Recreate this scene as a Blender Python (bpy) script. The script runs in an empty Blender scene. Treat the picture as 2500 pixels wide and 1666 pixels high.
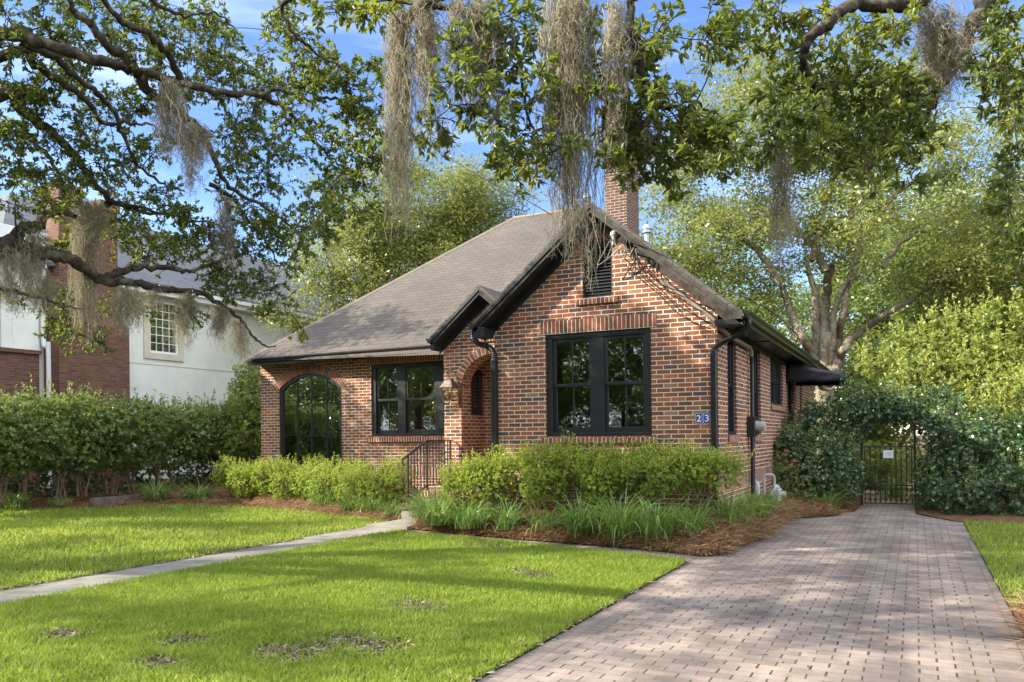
import bpy, bmesh, math
import numpy as np
from mathutils import Vector, Matrix, Euler

# ------------------------------------------------------------------ camera, sky, sun
scene = bpy.context.scene
C = scene.collection
YAW, ROLL, FOC, V0, CAMZ = math.radians(26.6677), math.radians(0.5545), 1963.45, 1068.77, 1.46
cam_d = bpy.data.cameras.new("camera")
cam = bpy.data.objects.new("camera", cam_d)
C.objects.link(cam)
cam.matrix_world = (Matrix.Translation((0, 0, CAMZ)) @ Matrix.Rotation(YAW, 4, 'Z') @
                    Matrix.Rotation(math.pi / 2, 4, 'X') @ Matrix.Rotation(-ROLL, 4, 'Z'))
cam_d.sensor_width = 36.0
cam_d.lens = 36.0 * FOC / 2500.0
cam_d.shift_y = (V0 - 833.0) / 2500.0
cam_d.clip_start = 0.1
cam_d.clip_end = 3000.0
scene.camera = cam

LIGHT = Vector((1.3, 1.0, -0.9)).normalized()          # the way the sunlight travels
SUN_EL = math.asin(-LIGHT.z)
SUN_AZ = math.atan2(-LIGHT.x, -LIGHT.y)
world = bpy.data.worlds.new("World")
scene.world = world
world.use_nodes = True
nt = world.node_tree
nt.nodes.clear()
FILL_CLOUD = 7.6
w_out = nt.nodes.new("ShaderNodeOutputWorld")
w_bg = nt.nodes.new("ShaderNodeBackground")
sky = nt.nodes.new("ShaderNodeTexSky")
sky.sky_type = 'NISHITA'
sky.sun_disc = False
sky.sun_elevation = SUN_EL
sky.sun_rotation = SUN_AZ
sky.air_density = 1.0
sky.dust_density = 0.3
sky.ozone_density = 3.0
hs = nt.nodes.new("ShaderNodeHueSaturation")
hs.inputs['Hue'].default_value = 0.512
hs.inputs['Saturation'].default_value = 1.12
hs.inputs['Value'].default_value = 0.85
nt.links.new(sky.outputs[0], hs.inputs['Color'])
# thin high cloud
w_tc = nt.nodes.new("ShaderNodeTexCoord")
w_map = nt.nodes.new("ShaderNodeMapping")
w_map.inputs['Scale'].default_value = (1.2, 1.2, 7.0)
w_map.inputs['Rotation'].default_value = (0.15, 0.1, 0.6)
w_n = nt.nodes.new("ShaderNodeTexNoise")
w_n.inputs['Scale'].default_value = 2.2
w_n.inputs['Detail'].default_value = 7.0
w_n.inputs['Roughness'].default_value = 0.6
w_r = nt.nodes.new("ShaderNodeValToRGB")
w_r.color_ramp.elements[0].position = 0.5
w_r.color_ramp.elements[1].position = 0.85
w_r.color_ramp.elements[1].color = (0.3, 0.3, 0.3, 1)
w_mix = nt.nodes.new("ShaderNodeMixRGB")
w_mix.inputs['Color2'].default_value = (7.0, 7.6, 8.4, 1)
nt.links.new(w_tc.outputs['Generated'], w_map.inputs['Vector'])
nt.links.new(w_map.outputs[0], w_n.inputs['Vector'])
nt.links.new(w_n.outputs['Fac'], w_r.inputs['Fac'])
nt.links.new(w_r.outputs['Color'], w_mix.inputs['Fac'])
nt.links.new(hs.outputs[0], w_mix.inputs['Color1'])
# bright cloud added to the unseen sky as shade fill: overhead, to the right and behind the viewer; a clear blue stretch lies beyond the house
w_dot = nt.nodes.new("ShaderNodeVectorMath"); w_dot.operation = 'DOT_PRODUCT'
w_dot.inputs[1].default_value = (-0.40, 0.86, 0.31)
nt.links.new(w_tc.outputs['Generated'], w_dot.inputs[0])
w_n2 = nt.nodes.new("ShaderNodeTexNoise")
w_n2.inputs['Scale'].default_value = 2.6
w_n2.inputs['Detail'].default_value = 6.0
nt.links.new(w_tc.outputs['Generated'], w_n2.inputs['Vector'])
w_a = nt.nodes.new("ShaderNodeMath"); w_a.operation = 'MULTIPLY_ADD'
nt.links.new(w_n2.outputs['Fac'], w_a.inputs[0]); w_a.inputs[1].default_value = 0.55
w_sub = nt.nodes.new("ShaderNodeMath"); w_sub.operation = 'SUBTRACT'
w_sub.inputs[0].default_value = 0.48
nt.links.new(w_dot.outputs['Value'], w_sub.inputs[1])
nt.links.new(w_sub.outputs[0], w_a.inputs[2])
w_r2 = nt.nodes.new("ShaderNodeValToRGB")
w_r2.color_ramp.elements[0].position = 0.12
w_r2.color_ramp.elements[1].position = 0.42
nt.links.new(w_a.outputs[0], w_r2.inputs['Fac'])
w_mix2 = nt.nodes.new("ShaderNodeMixRGB")
w_mix2.inputs['Color2'].default_value = (FILL_CLOUD * 0.95, FILL_CLOUD, FILL_CLOUD * 1.08, 1)
nt.links.new(w_r2.outputs['Color'], w_mix2.inputs['Fac'])
nt.links.new(w_mix.outputs[0], w_mix2.inputs['Color1'])
nt.links.new(w_mix2.outputs[0], w_bg.inputs['Color'])
w_bg.inputs['Strength'].default_value = 0.15
nt.links.new(w_bg.outputs[0], w_out.inputs[0])

sun_d = bpy.data.lights.new("sun", 'SUN')
sun_d.energy = 5.0
sun_d.angle = math.radians(0.5)
sun_d.color = (1.0, 0.90, 0.74)
sun = bpy.data.objects.new("sun", sun_d)
C.objects.link(sun)
sun.rotation_euler = LIGHT.to_track_quat('-Z', 'Y').to_euler()
sun.location = (-20, -15, 25)

scene.view_settings.view_transform = 'Standard'
scene.view_settings.look = 'None'
scene.view_settings.gamma = 1.0
scene.view_settings.exposure = 1.35
scene.cycles.max_bounces = 6
scene.cycles.diffuse_bounces = 4
scene.cycles.glossy_bounces = 3
scene.cycles.transmission_bounces = 4
scene.cycles.transparent_max_bounces = 6
scene.cycles.caustics_reflective = False
scene.cycles.caustics_refractive = False

# ------------------------------------------------------------------ measuring helper (pixel of the 2500 px photograph + a distance -> point in the yard)
def ray(u, v):
    a = (u - 1250) / FOC
    b = (V0 - v) / FOC
    x = a * math.cos(ROLL) + b * math.sin(ROLL)
    y = -a * math.sin(ROLL) + b * math.cos(ROLL)
    return np.array((x * math.cos(YAW) - math.sin(YAW), x * math.sin(YAW) + math.cos(YAW), y))
CAM = np.array((0, 0, CAMZ))
def PD(u, v, d): return CAM + ray(u, v) * d
def PZ(u, v, z): r = ray(u, v); return CAM + r * ((z - CAMZ) / r[2])
def R7(x, y, d): return PD(x / 1.8824, y / 1.8824, d)
def R8(x, y, d): return PD(1250 + x / 1.8824, y / 1.8824, d)
def R4(x, y, d): return PD(x / 1.96, 450 + y / 1.96, d)
def R3(x, y, d): return PD(1600 + x / 2.24, 650 + y / 2.24, d)

# ------------------------------------------------------------------ materials
def new_mat(name):
    m = bpy.data.materials.new(name)
    m.use_nodes = True
    t = m.node_tree
    t.nodes.clear()
    out = t.nodes.new("ShaderNodeOutputMaterial")
    return m, t, out

def N(t, kind, **kw):
    n = t.nodes.new(kind)
    for k, v in kw.items():
        if k in n.inputs.keys():
            n.inputs[k].default_value = v
        else:
            setattr(n, k, v)
    return n

def ramp(t, stops, interp='LINEAR'):
    r = t.nodes.new("ShaderNodeValToRGB")
    cr = r.color_ramp
    cr.interpolation = interp
    while len(cr.elements) > 1:
        cr.elements.remove(cr.elements[-1])
    cr.elements[0].position = stops[0][0]
    cr.elements[0].color = (*stops[0][1], 1)
    for p, c in stops[1:]:
        e = cr.elements.new(p)
        e.color = (*c, 1)
    return r

def math_n(t, op, a, b=None):
    n = t.nodes.new("ShaderNodeMath")
    n.operation = op
    for i, x in enumerate((a, b)):
        if x is None: continue
        if isinstance(x, (int, float)): n.inputs[i].default_value = x
        else: t.links.new(x, n.inputs[i])
    return n.outputs[0]

def mixc(t, fac, a, b, mode='MIX'):
    n = t.nodes.new("ShaderNodeMixRGB")
    n.blend_type = mode
    for key, x in (('Fac', fac), ('Color1', a), ('Color2', b)):
        if isinstance(x, (int, float)): n.inputs[key].default_value = x
        elif isinstance(x, tuple): n.inputs[key].default_value = (*x, 1)
        else: t.links.new(x, n.inputs[key])
    return n.outputs[0]

def principled(t, out, color=None, rough=0.6, spec=0.3, metal=0.0, normal=None):
    p = t.nodes.new("ShaderNodeBsdfPrincipled")
    p.inputs['Roughness'].default_value = rough
    p.inputs['Specular IOR Level'].default_value = spec
    p.inputs['Metallic'].default_value = metal
    if isinstance(color, tuple): p.inputs['Base Color'].default_value = (*color, 1)
    elif color is not None: t.links.new(color, p.inputs['Base Color'])
    if normal is not None: t.links.new(normal, p.inputs['Normal'])
    t.links.new(p.outputs[0], out.inputs['Surface'])
    return p

def bump(t, h, strength=0.5, dist=0.01):
    b = t.nodes.new("ShaderNodeBump")
    b.inputs['Strength'].default_value = strength
    b.inputs['Distance'].default_value = dist
    t.links.new(h, b.inputs['Height'])
    return b.outputs[0]

def noise(t, scale, detail=3.0, rough=0.55, vec=None):
    n = t.nodes.new("ShaderNodeTexNoise")
    n.inputs['Scale'].default_value = scale
    n.inputs['Detail'].default_value = detail
    n.inputs['Roughness'].default_value = rough
    if vec is not None: t.links.new(vec, n.inputs['Vector'])
    return n

def objco(t):
    return t.nodes.new("ShaderNodeTexCoord").outputs['Object']

def plain(name, color, rough=0.6, spec=0.3, metal=0.0, var=0.18, scale=9.0, bumps=0.0):
    """one colour with soft mottling and, if wanted, a little relief"""
    m, t, out = new_mat(name)
    co = objco(t)
    n = noise(t, scale, 5, 0.6, co)
    lo = tuple(c * (1 - var) for c in color)
    hi = tuple(min(1, c * (1 + var)) for c in color)
    r = ramp(t, [(0.3, lo), (0.7, hi)])
    t.links.new(n.outputs['Fac'], r.inputs['Fac'])
    nm = None
    if bumps:
        n2 = noise(t, scale * 8, 4, 0.6, co)
        nm = bump(t, n2.outputs['Fac'], 0.6, bumps)
    principled(t, out, r.outputs['Color'], rough, spec, metal, nm)
    return m

BRICK_TONES = [(0.0, (0.270, 0.092, 0.054)), (0.17, (0.211, 0.080, 0.051)), (0.34, (0.171, 0.077, 0.054)), (0.52, (0.261, 0.119, 0.072)),
               (0.67, (0.126, 0.070, 0.056)), (0.80, (0.086, 0.071, 0.076)), (0.87, (0.324, 0.127, 0.068)), (0.94, (0.257, 0.148, 0.092))]

def brick_mat(name, offset=0.5, bw=0.213, rh=0.0677, tones=BRICK_TONES, mortar=(0.66, 0.57, 0.455), msize=0.0068, gain=1.0):
    m, t, out = new_mat(name)
    uv = t.nodes.new("ShaderNodeUVMap").outputs[0]
    b = t.nodes.new("ShaderNodeTexBrick")
    b.offset = offset
    b.offset_frequency = 2
    b.inputs['Color1'].default_value = (0, 0, 0, 1)
    b.inputs['Color2'].default_value = (1, 1, 1, 1)
    b.inputs['Mortar'].default_value = (0, 0, 0, 1)
    b.inputs['Scale'].default_value = 1.0
    b.inputs['Mortar Size'].default_value = msize
    b.inputs['Mortar Smooth'].default_value = 0.25
    b.inputs['Brick Width'].default_value = bw
    b.inputs['Row Height'].default_value = rh
    # slightly wobbly joints
    nw = noise(t, 14.0, 2, 0.5, uv)
    off = t.nodes.new("ShaderNodeVectorMath"); off.operation = 'SUBTRACT'
    t.links.new(nw.outputs['Color'], off.inputs[0]); off.inputs[1].default_value = (0.5, 0.5, 0.5)
    sc = t.nodes.new("ShaderNodeVectorMath"); sc.operation = 'SCALE'; sc.inputs['Scale'].default_value = 0.007
    t.links.new(off.outputs[0], sc.inputs[0])
    ad = t.nodes.new("ShaderNodeVectorMath"); ad.operation = 'ADD'
    t.links.new(uv, ad.inputs[0]); t.links.new(sc.outputs[0], ad.inputs[1])
    t.links.new(ad.outputs[0], b.inputs['Vector'])
    r = ramp(t, [(p, tuple(c * gain for c in col)) for p, col in tones], 'CONSTANT')
    t.links.new(b.outputs['Color'], r.inputs['Fac'])
    n1 = noise(t, 55.0, 4, 0.65, uv)
    r1 = ramp(t, [(0.25, (0.62, 0.62, 0.62)), (0.75, (1.35, 1.35, 1.35))])
    t.links.new(n1.outputs['Fac'], r1.inputs['Fac'])
    col = mixc(t, 1.0, r.outputs['Color'], r1.outputs['Color'], 'MULTIPLY')
    n2 = noise(t, 1.3, 4, 0.6, uv)
    r2 = ramp(t, [(0.3, (0.86, 0.86, 0.88)), (0.7, (1.12, 1.1, 1.08))])
    t.links.new(n2.outputs['Fac'], r2.inputs['Fac'])
    col = mixc(t, 1.0, col, r2.outputs['Color'], 'MULTIPLY')
    sp_ = t.nodes.new("ShaderNodeSeparateXYZ"); t.links.new(objco(t), sp_.inputs[0])
    nd = noise(t, 2.4, 4, 0.6, uv)
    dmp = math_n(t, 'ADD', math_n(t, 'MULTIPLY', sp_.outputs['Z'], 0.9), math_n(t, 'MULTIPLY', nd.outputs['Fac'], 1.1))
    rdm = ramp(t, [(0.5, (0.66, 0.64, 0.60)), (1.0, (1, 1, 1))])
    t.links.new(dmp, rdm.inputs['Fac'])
    nm_ = noise(t, 30.0, 3, 0.6, uv)
    rm = ramp(t, [(0.3, tuple(c * 0.78 for c in mortar)), (0.7, tuple(min(1, c * 1.15) for c in mortar))])
    t.links.new(nm_.outputs['Fac'], rm.inputs['Fac'])
    col = mixc(t, b.outputs['Fac'], col, rm.outputs['Color'])
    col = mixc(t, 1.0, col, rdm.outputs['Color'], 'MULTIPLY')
    inv = math_n(t, 'SUBTRACT', 1.0, b.outputs['Fac'])
    h = math_n(t, 'ADD', inv, math_n(t, 'MULTIPLY', n1.outputs['Fac'], 0.55))
    principled(t, out, col, 0.85, 0.2, 0, bump(t, h, 0.8, 0.006))
    return m

def loose_brick_mat(name):
    """bricks modelled one by one (arches): tone from the 'rnd' value stored on each brick"""
    m, t, out = new_mat(name)
    a = N(t, "ShaderNodeAttribute", attribute_name="rnd")
    r = ramp(t, BRICK_TONES, 'CONSTANT')
    t.links.new(a.outputs['Fac'], r.inputs['Fac'])
    n1 = noise(t, 55.0, 4, 0.65, objco(t))
    r1 = ramp(t, [(0.25, (0.62, 0.62, 0.62)), (0.75, (1.35, 1.35, 1.35))])
    t.links.new(n1.outputs['Fac'], r1.inputs['Fac'])
    col = mixc(t, 1.0, r.outputs['Color'], r1.outputs['Color'], 'MULTIPLY')
    principled(t, out, col, 0.85, 0.2, 0, bump(t, n1.outputs['Fac'], 0.6, 0.004))
    return m

def leaf_mat(name, stops, trans=(0.30, 0.42, 0.05), tfac=0.32, rough=0.45, spec=0.35):
    m, t, out = new_mat(name)
    a = N(t, "ShaderNodeAttribute", attribute_name="rnd")
    r = ramp(t, stops)
    t.links.new(a.outputs['Fac'], r.inputs['Fac'])
    p = t.nodes.new("ShaderNodeBsdfPrincipled")
    p.inputs['Roughness'].default_value = rough
    p.inputs['Specular IOR Level'].default_value = spec
    t.links.new(r.outputs['Color'], p.inputs['Base Color'])
    tr = t.nodes.new("ShaderNodeBsdfTranslucent")
    tc = mixc(t, 0.55, r.outputs['Color'], trans)
    t.links.new(tc, tr.inputs['Color'])
    mx = t.nodes.new("ShaderNodeMixShader")
    mx.inputs[0].default_value = tfac
    t.links.new(p.outputs[0], mx.inputs[1])
    t.links.new(tr.outputs[0], mx.inputs[2])
    t.links.new(mx.outputs[0], out.inputs['Surface'])
    return m

def bark_mat(name, lo, hi, scale=14.0, lichen=None):
    m, t, out = new_mat(name)
    co = objco(t)
    n = noise(t, scale, 6, 0.7, co)
    r = ramp(t, [(0.32, lo), (0.68, hi)])
    t.links.new(n.outputs['Fac'], r.inputs['Fac'])
    col = r.outputs['Color']
    if lichen:
        n2 = noise(t, scale * 0.35, 3, 0.6, co)
        r2 = ramp(t, [(0.52, (0, 0, 0)), (0.62, (1, 1, 1))])
        t.links.new(n2.outputs['Fac'], r2.inputs['Fac'])
        col = mixc(t, r2.outputs['Color'], col, lichen)
    principled(t, out, col, 0.9, 0.15, 0, bump(t, n.outputs['Fac'], 1.0, 0.03))
    return m

def shingle_mat(name, base=(0.150, 0.120, 0.098)):
    m, t, out = new_mat(name)
    uv = t.nodes.new("ShaderNodeUVMap").outputs[0]
    b = t.nodes.new("ShaderNodeTexBrick")
    b.offset = 0.5
    b.inputs['Color1'].default_value = (0, 0, 0, 1)
    b.inputs['Color2'].default_value = (1, 1, 1, 1)
    b.inputs['Mortar'].default_value = (0, 0, 0, 1)
    b.inputs['Scale'].default_value = 1.0
    b.inputs['Mortar Size'].default_value = 0.007
    b.inputs['Mortar Smooth'].default_value = 0.5
    b.inputs['Brick Width'].default_value = 0.305
    b.inputs['Row Height'].default_value = 0.142
    t.links.new(uv, b.inputs['Vector'])
    r = ramp(t, [(0.0, tuple(c * 0.92 for c in base)), (0.5, base), (1.0, tuple(c * 1.09 for c in base))])
    t.links.new(b.outputs['Color'], r.inputs['Fac'])
    n1 = noise(t, 90.0, 3, 0.7, uv)
    r1 = ramp(t, [(0.3, (0.75, 0.75, 0.75)), (0.7, (1.25, 1.25, 1.25))])
    t.links.new(n1.outputs['Fac'], r1.inputs['Fac'])
    col = mixc(t, 1.0, r.outputs['Color'], r1.outputs['Color'], 'MULTIPLY')
    n2 = noise(t, 0.55, 4, 0.6, uv)
    r2 = ramp(t, [(0.3, (0.84, 0.85, 0.88)), (0.7, (1.13, 1.1, 1.06))])
    t.links.new(n2.outputs['Fac'], r2.inputs['Fac'])
    col = mixc(t, 1.0, col, r2.outputs['Color'], 'MULTIPLY')
    col = mixc(t, math_n(t, 'MULTIPLY', b.outputs['Fac'], 0.85), col, (0.03, 0.026, 0.024))
    # each course steps up towards its butt edge
    sep = t.nodes.new("ShaderNodeSeparateXYZ"); t.links.new(uv, sep.inputs[0])
    fr = math_n(t, 'FRACT', math_n(t, 'DIVIDE', sep.outputs['Y'], 0.142))
    h = math_n(t, 'ADD', math_n(t, 'SUBTRACT', 1.0, fr), math_n(t, 'MULTIPLY', n1.outputs['Fac'], 0.3))
    principled(t, out, col, 0.9, 0.2, 0, bump(t, h, 0.7, 0.012))
    return m

def glass_mat(name, refl=0.16, tint=(0.75, 0.8, 0.78)):
    m, t, out = new_mat(name)
    g = t.nodes.new("ShaderNodeBsdfGlossy")
    g.inputs['Roughness'].default_value = 0.015
    g.inputs['Color'].default_value = (0.95, 0.98, 1.0, 1)
    nb = noise(t, 1.1, 2, 0.5, objco(t))
    t.links.new(bump(t, nb.outputs['Fac'], 0.06, 0.05), g.inputs['Normal'])
    tr = t.nodes.new("ShaderNodeBsdfTransparent")
    tr.inputs['Color'].default_value = (*tint, 1)
    fr = t.nodes.new("ShaderNodeFresnel")
    fr.inputs['IOR'].default_value = 1.5
    f = math_n(t, 'ADD', fr.outputs[0], refl)
    f = math_n(t, 'MINIMUM', f, 1.0)
    mx = t.nodes.new("ShaderNodeMixShader")
    t.links.new(f, mx.inputs[0])
    t.links.new(tr.outputs[0], mx.inputs[1])
    t.links.new(g.outputs[0], mx.inputs[2])
    t.links.new(mx.outputs[0], out.inputs['Surface'])
    return m

def paver_mat(name, border=False):
    m, t, out = new_mat(name)
    uv = t.nodes.new("ShaderNodeUVMap").outputs[0]
    nw = noise(t, 3.0, 2, 0.5, uv)
    sp0 = t.nodes.new("ShaderNodeSeparateXYZ"); t.links.new(uv, sp0.inputs[0])
    wob = math_n(t, 'MULTIPLY', math_n(t, 'SUBTRACT', nw.outputs['Fac'], 0.5), 0.012)
    x = math_n(t, 'ADD', sp0.outputs['X'], wob)
    y = math_n(t, 'ADD', sp0.outputs['Y'], wob)
    row = math_n(t, 'FLOOR', math_n(t, 'DIVIDE', y, 0.1016))
    par = 0.0 if border else math_n(t, 'MULTIPLY', math_n(t, 'FLOORED_MODULO', row, 2.0), 0.5)
    xx = math_n(t, 'ADD', math_n(t, 'DIVIDE', x, 0.2032), par)
    colm = math_n(t, 'FLOOR', xx)
    fx = math_n(t, 'MULTIPLY', math_n(t, 'FRACT', xx), 0.2032)
    fy = math_n(t, 'MULTIPLY', math_n(t, 'FRACT', math_n(t, 'DIVIDE', y, 0.1016)), 0.1016)
    cmb = t.nodes.new("ShaderNodeCombineXYZ")
    t.links.new(row, cmb.inputs[0]); t.links.new(colm, cmb.inputs[1])
    wn = t.nodes.new("ShaderNodeTexWhiteNoise"); wn.noise_dimensions = '2D'
    t.links.new(cmb.outputs[0], wn.inputs['Vector'])
    big = noise(t, 0.45, 3, 0.6, uv)
    tone = math_n(t, 'ADD', math_n(t, 'MULTIPLY', wn.outputs['Value'], 0.55), math_n(t, 'MULTIPLY', big.outputs['Fac'], 0.45))
    r = ramp(t, [(0.1, (0.205, 0.170, 0.152)), (0.45, (0.275, 0.222, 0.195)), (0.7, (0.315, 0.250, 0.215)), (0.95, (0.240, 0.208, 0.192))])
    t.links.new(tone, r.inputs['Fac'])
    gr = noise(t, 120.0, 3, 0.7, uv)
    rg = ramp(t, [(0.3, (0.8, 0.8, 0.8)), (0.7, (1.2, 1.2, 1.2))])
    t.links.new(gr.outputs['Fac'], rg.inputs['Fac'])
    col = mixc(t, 1.0, r.outputs['Color'], rg.outputs['Color'], 'MULTIPLY')
    st = noise(t, 1.6, 5, 0.65, uv)
    rs = ramp(t, [(0.42, (0.66, 0.67, 0.68)), (0.6, (1.03, 1.03, 1.03))])
    t.links.new(st.outputs['Fac'], rs.inputs['Fac'])
    col = mixc(t, 1.0, col, rs.outputs['Color'], 'MULTIPLY')
    tyre = noise(t, 0.8, 4, 0.6, None)
    mp = t.nodes.new("ShaderNodeMapping"); mp.inputs['Scale'].default_value = (2.6, 0.18, 1.0); t.links.new(uv, mp.inputs['Vector']); t.links.new(mp.outputs[0], tyre.inputs['Vector'])
    rty = ramp(t, [(0.40, (0.74, 0.74, 0.76)), (0.56, (1, 1, 1))])
    t.links.new(tyre.outputs['Fac'], rty.inputs['Fac'])
    col = mixc(t, 1.0, col, rty.outputs['Color'], 'MULTIPLY')
    endgap = math_n(t, 'LESS_THAN', fx, 0.004 if border else math_n(t, 'ADD', math_n(t, 'MULTIPLY', wn.outputs['Value'], 0.009), 0.0065))
    rowgap = math_n(t, 'LESS_THAN', fy, 0.0045)
    mossn = noise(t, 2.1, 3, 0.6, uv)
    rmoss = ramp(t, [(0.4, (0.045, 0.038, 0.032)), (0.58, (0.085, 0.082, 0.025))])
    t.links.new(mossn.outputs['Fac'], rmoss.inputs['Fac'])
    col = mixc(t, math_n(t, 'MULTIPLY', rowgap, 0.55), col, (0.07, 0.06, 0.05))
    col = mixc(t, endgap, col, rmoss.outputs['Color'])
    gap = math_n(t, 'MAXIMUM', endgap, rowgap)
    h = math_n(t, 'ADD', math_n(t, 'SUBTRACT', 1.0, gap), math_n(t, 'MULTIPLY', gr.outputs['Fac'], 0.2))
    h = math_n(t, 'ADD', h, math_n(t, 'MULTIPLY', wn.outputs['Value'], 0.25))
    principled(t, out, col, 0.85, 0.25, 0, bump(t, h, 0.8, 0.008))
    return m

def soil_mat(name, stops, scale=5.0, fine=60.0):
    m, t, out = new_mat(name)
    co = objco(t)
    n = noise(t, scale, 5, 0.65, co)
    n2 = noise(t, fine, 4, 0.7, co)
    f = math_n(t, 'ADD', math_n(t, 'MULTIPLY', n.outputs['Fac'], 0.55), math_n(t, 'MULTIPLY', n2.outputs['Fac'], 0.45))
    r = ramp(t, stops)
    t.links.new(f, r.inputs['Fac'])
    principled(t, out, r.outputs['Color'], 0.95, 0.1, 0, bump(t, n2.outputs['Fac'], 1.0, 0.02))
    return m

M = {}
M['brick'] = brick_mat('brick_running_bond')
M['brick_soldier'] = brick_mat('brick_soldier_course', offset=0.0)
M['brick_loose'] = loose_brick_mat('arch_brick')
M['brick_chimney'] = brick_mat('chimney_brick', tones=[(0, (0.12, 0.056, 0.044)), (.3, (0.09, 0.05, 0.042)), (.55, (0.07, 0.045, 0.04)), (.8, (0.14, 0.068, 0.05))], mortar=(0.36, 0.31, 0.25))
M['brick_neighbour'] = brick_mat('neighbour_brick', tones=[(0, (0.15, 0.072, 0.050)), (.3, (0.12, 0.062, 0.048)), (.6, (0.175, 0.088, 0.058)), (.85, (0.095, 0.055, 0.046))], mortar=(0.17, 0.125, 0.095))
M['mortar'] = plain('mortar', (0.58, 0.51, 0.41), 0.95, 0.1, var=0.15, scale=40, bumps=0.004)
M['black'] = plain('black_paint', (0.013, 0.015, 0.019), 0.38, 0.5, var=0.25, scale=6)
M['weathered_sunlit'] = bark_mat('weathered_sunlit_paint', (0.030, 0.028, 0.026), (0.095, 0.085, 0.075), 5)
M['black_metal'] = plain('black_metal', (0.012, 0.013, 0.016), 0.32, 0.5, var=0.2, scale=8)
M['iron'] = plain('wrought_iron', (0.012, 0.012, 0.014), 0.45, 0.5, var=0.3, scale=30)
M['shingle'] = shingle_mat('asphalt_shingles', (0.098, 0.088, 0.080))
M['shingle_grey'] = shingle_mat('grey_shingles', (0.125, 0.135, 0.155))
M['ridge_cap'] = plain('ridge_cap', (0.20, 0.165, 0.14), 0.9, 0.15, var=0.2, scale=5, bumps=0.006)
M['glass'] = glass_mat('window_glass')
M['lamp_glass'] = glass_mat('lantern_glass', 0.08, (0.9, 0.88, 0.82))
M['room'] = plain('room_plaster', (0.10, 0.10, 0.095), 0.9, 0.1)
M['stucco'] = plain('pale_stucco', (0.68, 0.70, 0.66), 0.9, 0.15, var=0.13, scale=0.9, bumps=0.004)
M['stucco_trim'] = plain('stucco_trim', (0.55, 0.53, 0.44), 0.9, 0.15, var=0.08, scale=2.0, bumps=0.003)
M['white'] = plain('white_paint', (0.72, 0.74, 0.76), 0.5, 0.4, var=0.06, scale=3)
M['paver'] = paver_mat('clay_pavers')
M['paver_border'] = paver_mat('paver_border', True)
M['concrete'] = plain('concrete_walk', (0.225, 0.21, 0.18), 0.9, 0.2, var=0.28, scale=2.2, bumps=0.005)
M['concrete_dark'] = plain('weathered_concrete', (0.12, 0.10, 0.085), 0.95, 0.1, var=0.35, scale=6, bumps=0.008)
M['lawn_soil'] = soil_mat('lawn_soil', [(0.3, (0.045, 0.042, 0.020)), (0.5, (0.10, 0.088, 0.045)), (0.68, (0.17, 0.14, 0.09))])
M['mulch'] = soil_mat('pine_straw_bed', [(0.3, (0.055, 0.031, 0.018)), (0.5, (0.13, 0.075, 0.040)), (0.7, (0.23, 0.14, 0.078))], 7, 45)
M['ground'] = soil_mat('leaf_litter', [(0.3, (0.05, 0.034, 0.02)), (0.5, (0.10, 0.07, 0.04)), (0.7, (0.16, 0.11, 0.06))], 3, 30)
M['garden_path'] = plain('garden_path', (0.30, 0.22, 0.12), 0.95, 0.1, var=0.25, scale=4, bumps=0.01)
M['bark_oak'] = bark_mat('live_oak_bark', (0.022, 0.018, 0.014), (0.085, 0.072, 0.055), 16, (0.12, 0.115, 0.075))
M['bark_pale'] = bark_mat('pale_bark', (0.075, 0.060, 0.043), (0.33, 0.275, 0.20), 11, (0.25, 0.24, 0.18))
M['bark_brown'] = bark_mat('brown_bark', (0.07, 0.05, 0.033), (0.20, 0.15, 0.10), 12)
M['stem'] = bark_mat('shrub_stems', (0.10, 0.068, 0.043), (0.27, 0.19, 0.12), 25)
M['leaf_oak'] = leaf_mat('live_oak_leaves', [(0.0, (0.042, 0.068, 0.020)), (0.5, (0.078, 0.115, 0.030)), (0.85, (0.135, 0.170, 0.040)), (0.93, (0.23, 0.25, 0.045)), (1.0, (0.34, 0.34, 0.05))], (0.38, 0.45, 0.05), 0.45, 0.34, 0.5)
M['leaf_back'] = leaf_mat('sunlit_tree_leaves', [(0.0, (0.085, 0.115, 0.030)), (0.4, (0.155, 0.190, 0.048)), (0.75, (0.25, 0.275, 0.075)), (1.0, (0.38, 0.38, 0.13))], (0.46, 0.50, 0.10), 0.42, 0.36, 0.55)
M['leaf_mid'] = leaf_mat('mid_green_leaves', [(0.0, (0.065, 0.105, 0.028)), (0.5, (0.125, 0.175, 0.042)), (1.0, (0.26, 0.29, 0.08))], (0.38, 0.48, 0.08), 0.38, 0.38, 0.5)
M['leaf_shrub'] = leaf_mat('bright_shrub_leaves', [(0.0, (0.075, 0.115, 0.024)), (0.5, (0.165, 0.215, 0.040)), (0.85, (0.30, 0.34, 0.075)), (1.0, (0.45, 0.45, 0.14))], (0.48, 0.55, 0.08), 0.40, 0.45, 0.45)
M['leaf_azalea'] = leaf_mat('azalea_leaves', [(0.0, (0.12, 0.17, 0.026)), (0.5, (0.23, 0.32, 0.042)), (0.9, (0.37, 0.46, 0.07)), (1.0, (0.48, 0.48, 0.08))], (0.50, 0.62, 0.06), 0.45)
M['leaf_hedge'] = leaf_mat('hedge_leaves', [(0.0, (0.07, 0.115, 0.032)), (0.5, (0.145, 0.205, 0.055)), (1.0, (0.29, 0.34, 0.10))], (0.40, 0.52, 0.08), 0.38, 0.3, 0.55)
M['leaf_dark'] = leaf_mat('dark_glossy_leaves', [(0.0, (0.030, 0.068, 0.034)), (0.5, (0.058, 0.115, 0.050)), (0.85, (0.105, 0.170, 0.058)), (1.0, (0.26, 0.30, 0.07))], (0.20, 0.34, 0.07), 0.27, 0.27, 0.65)
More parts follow.
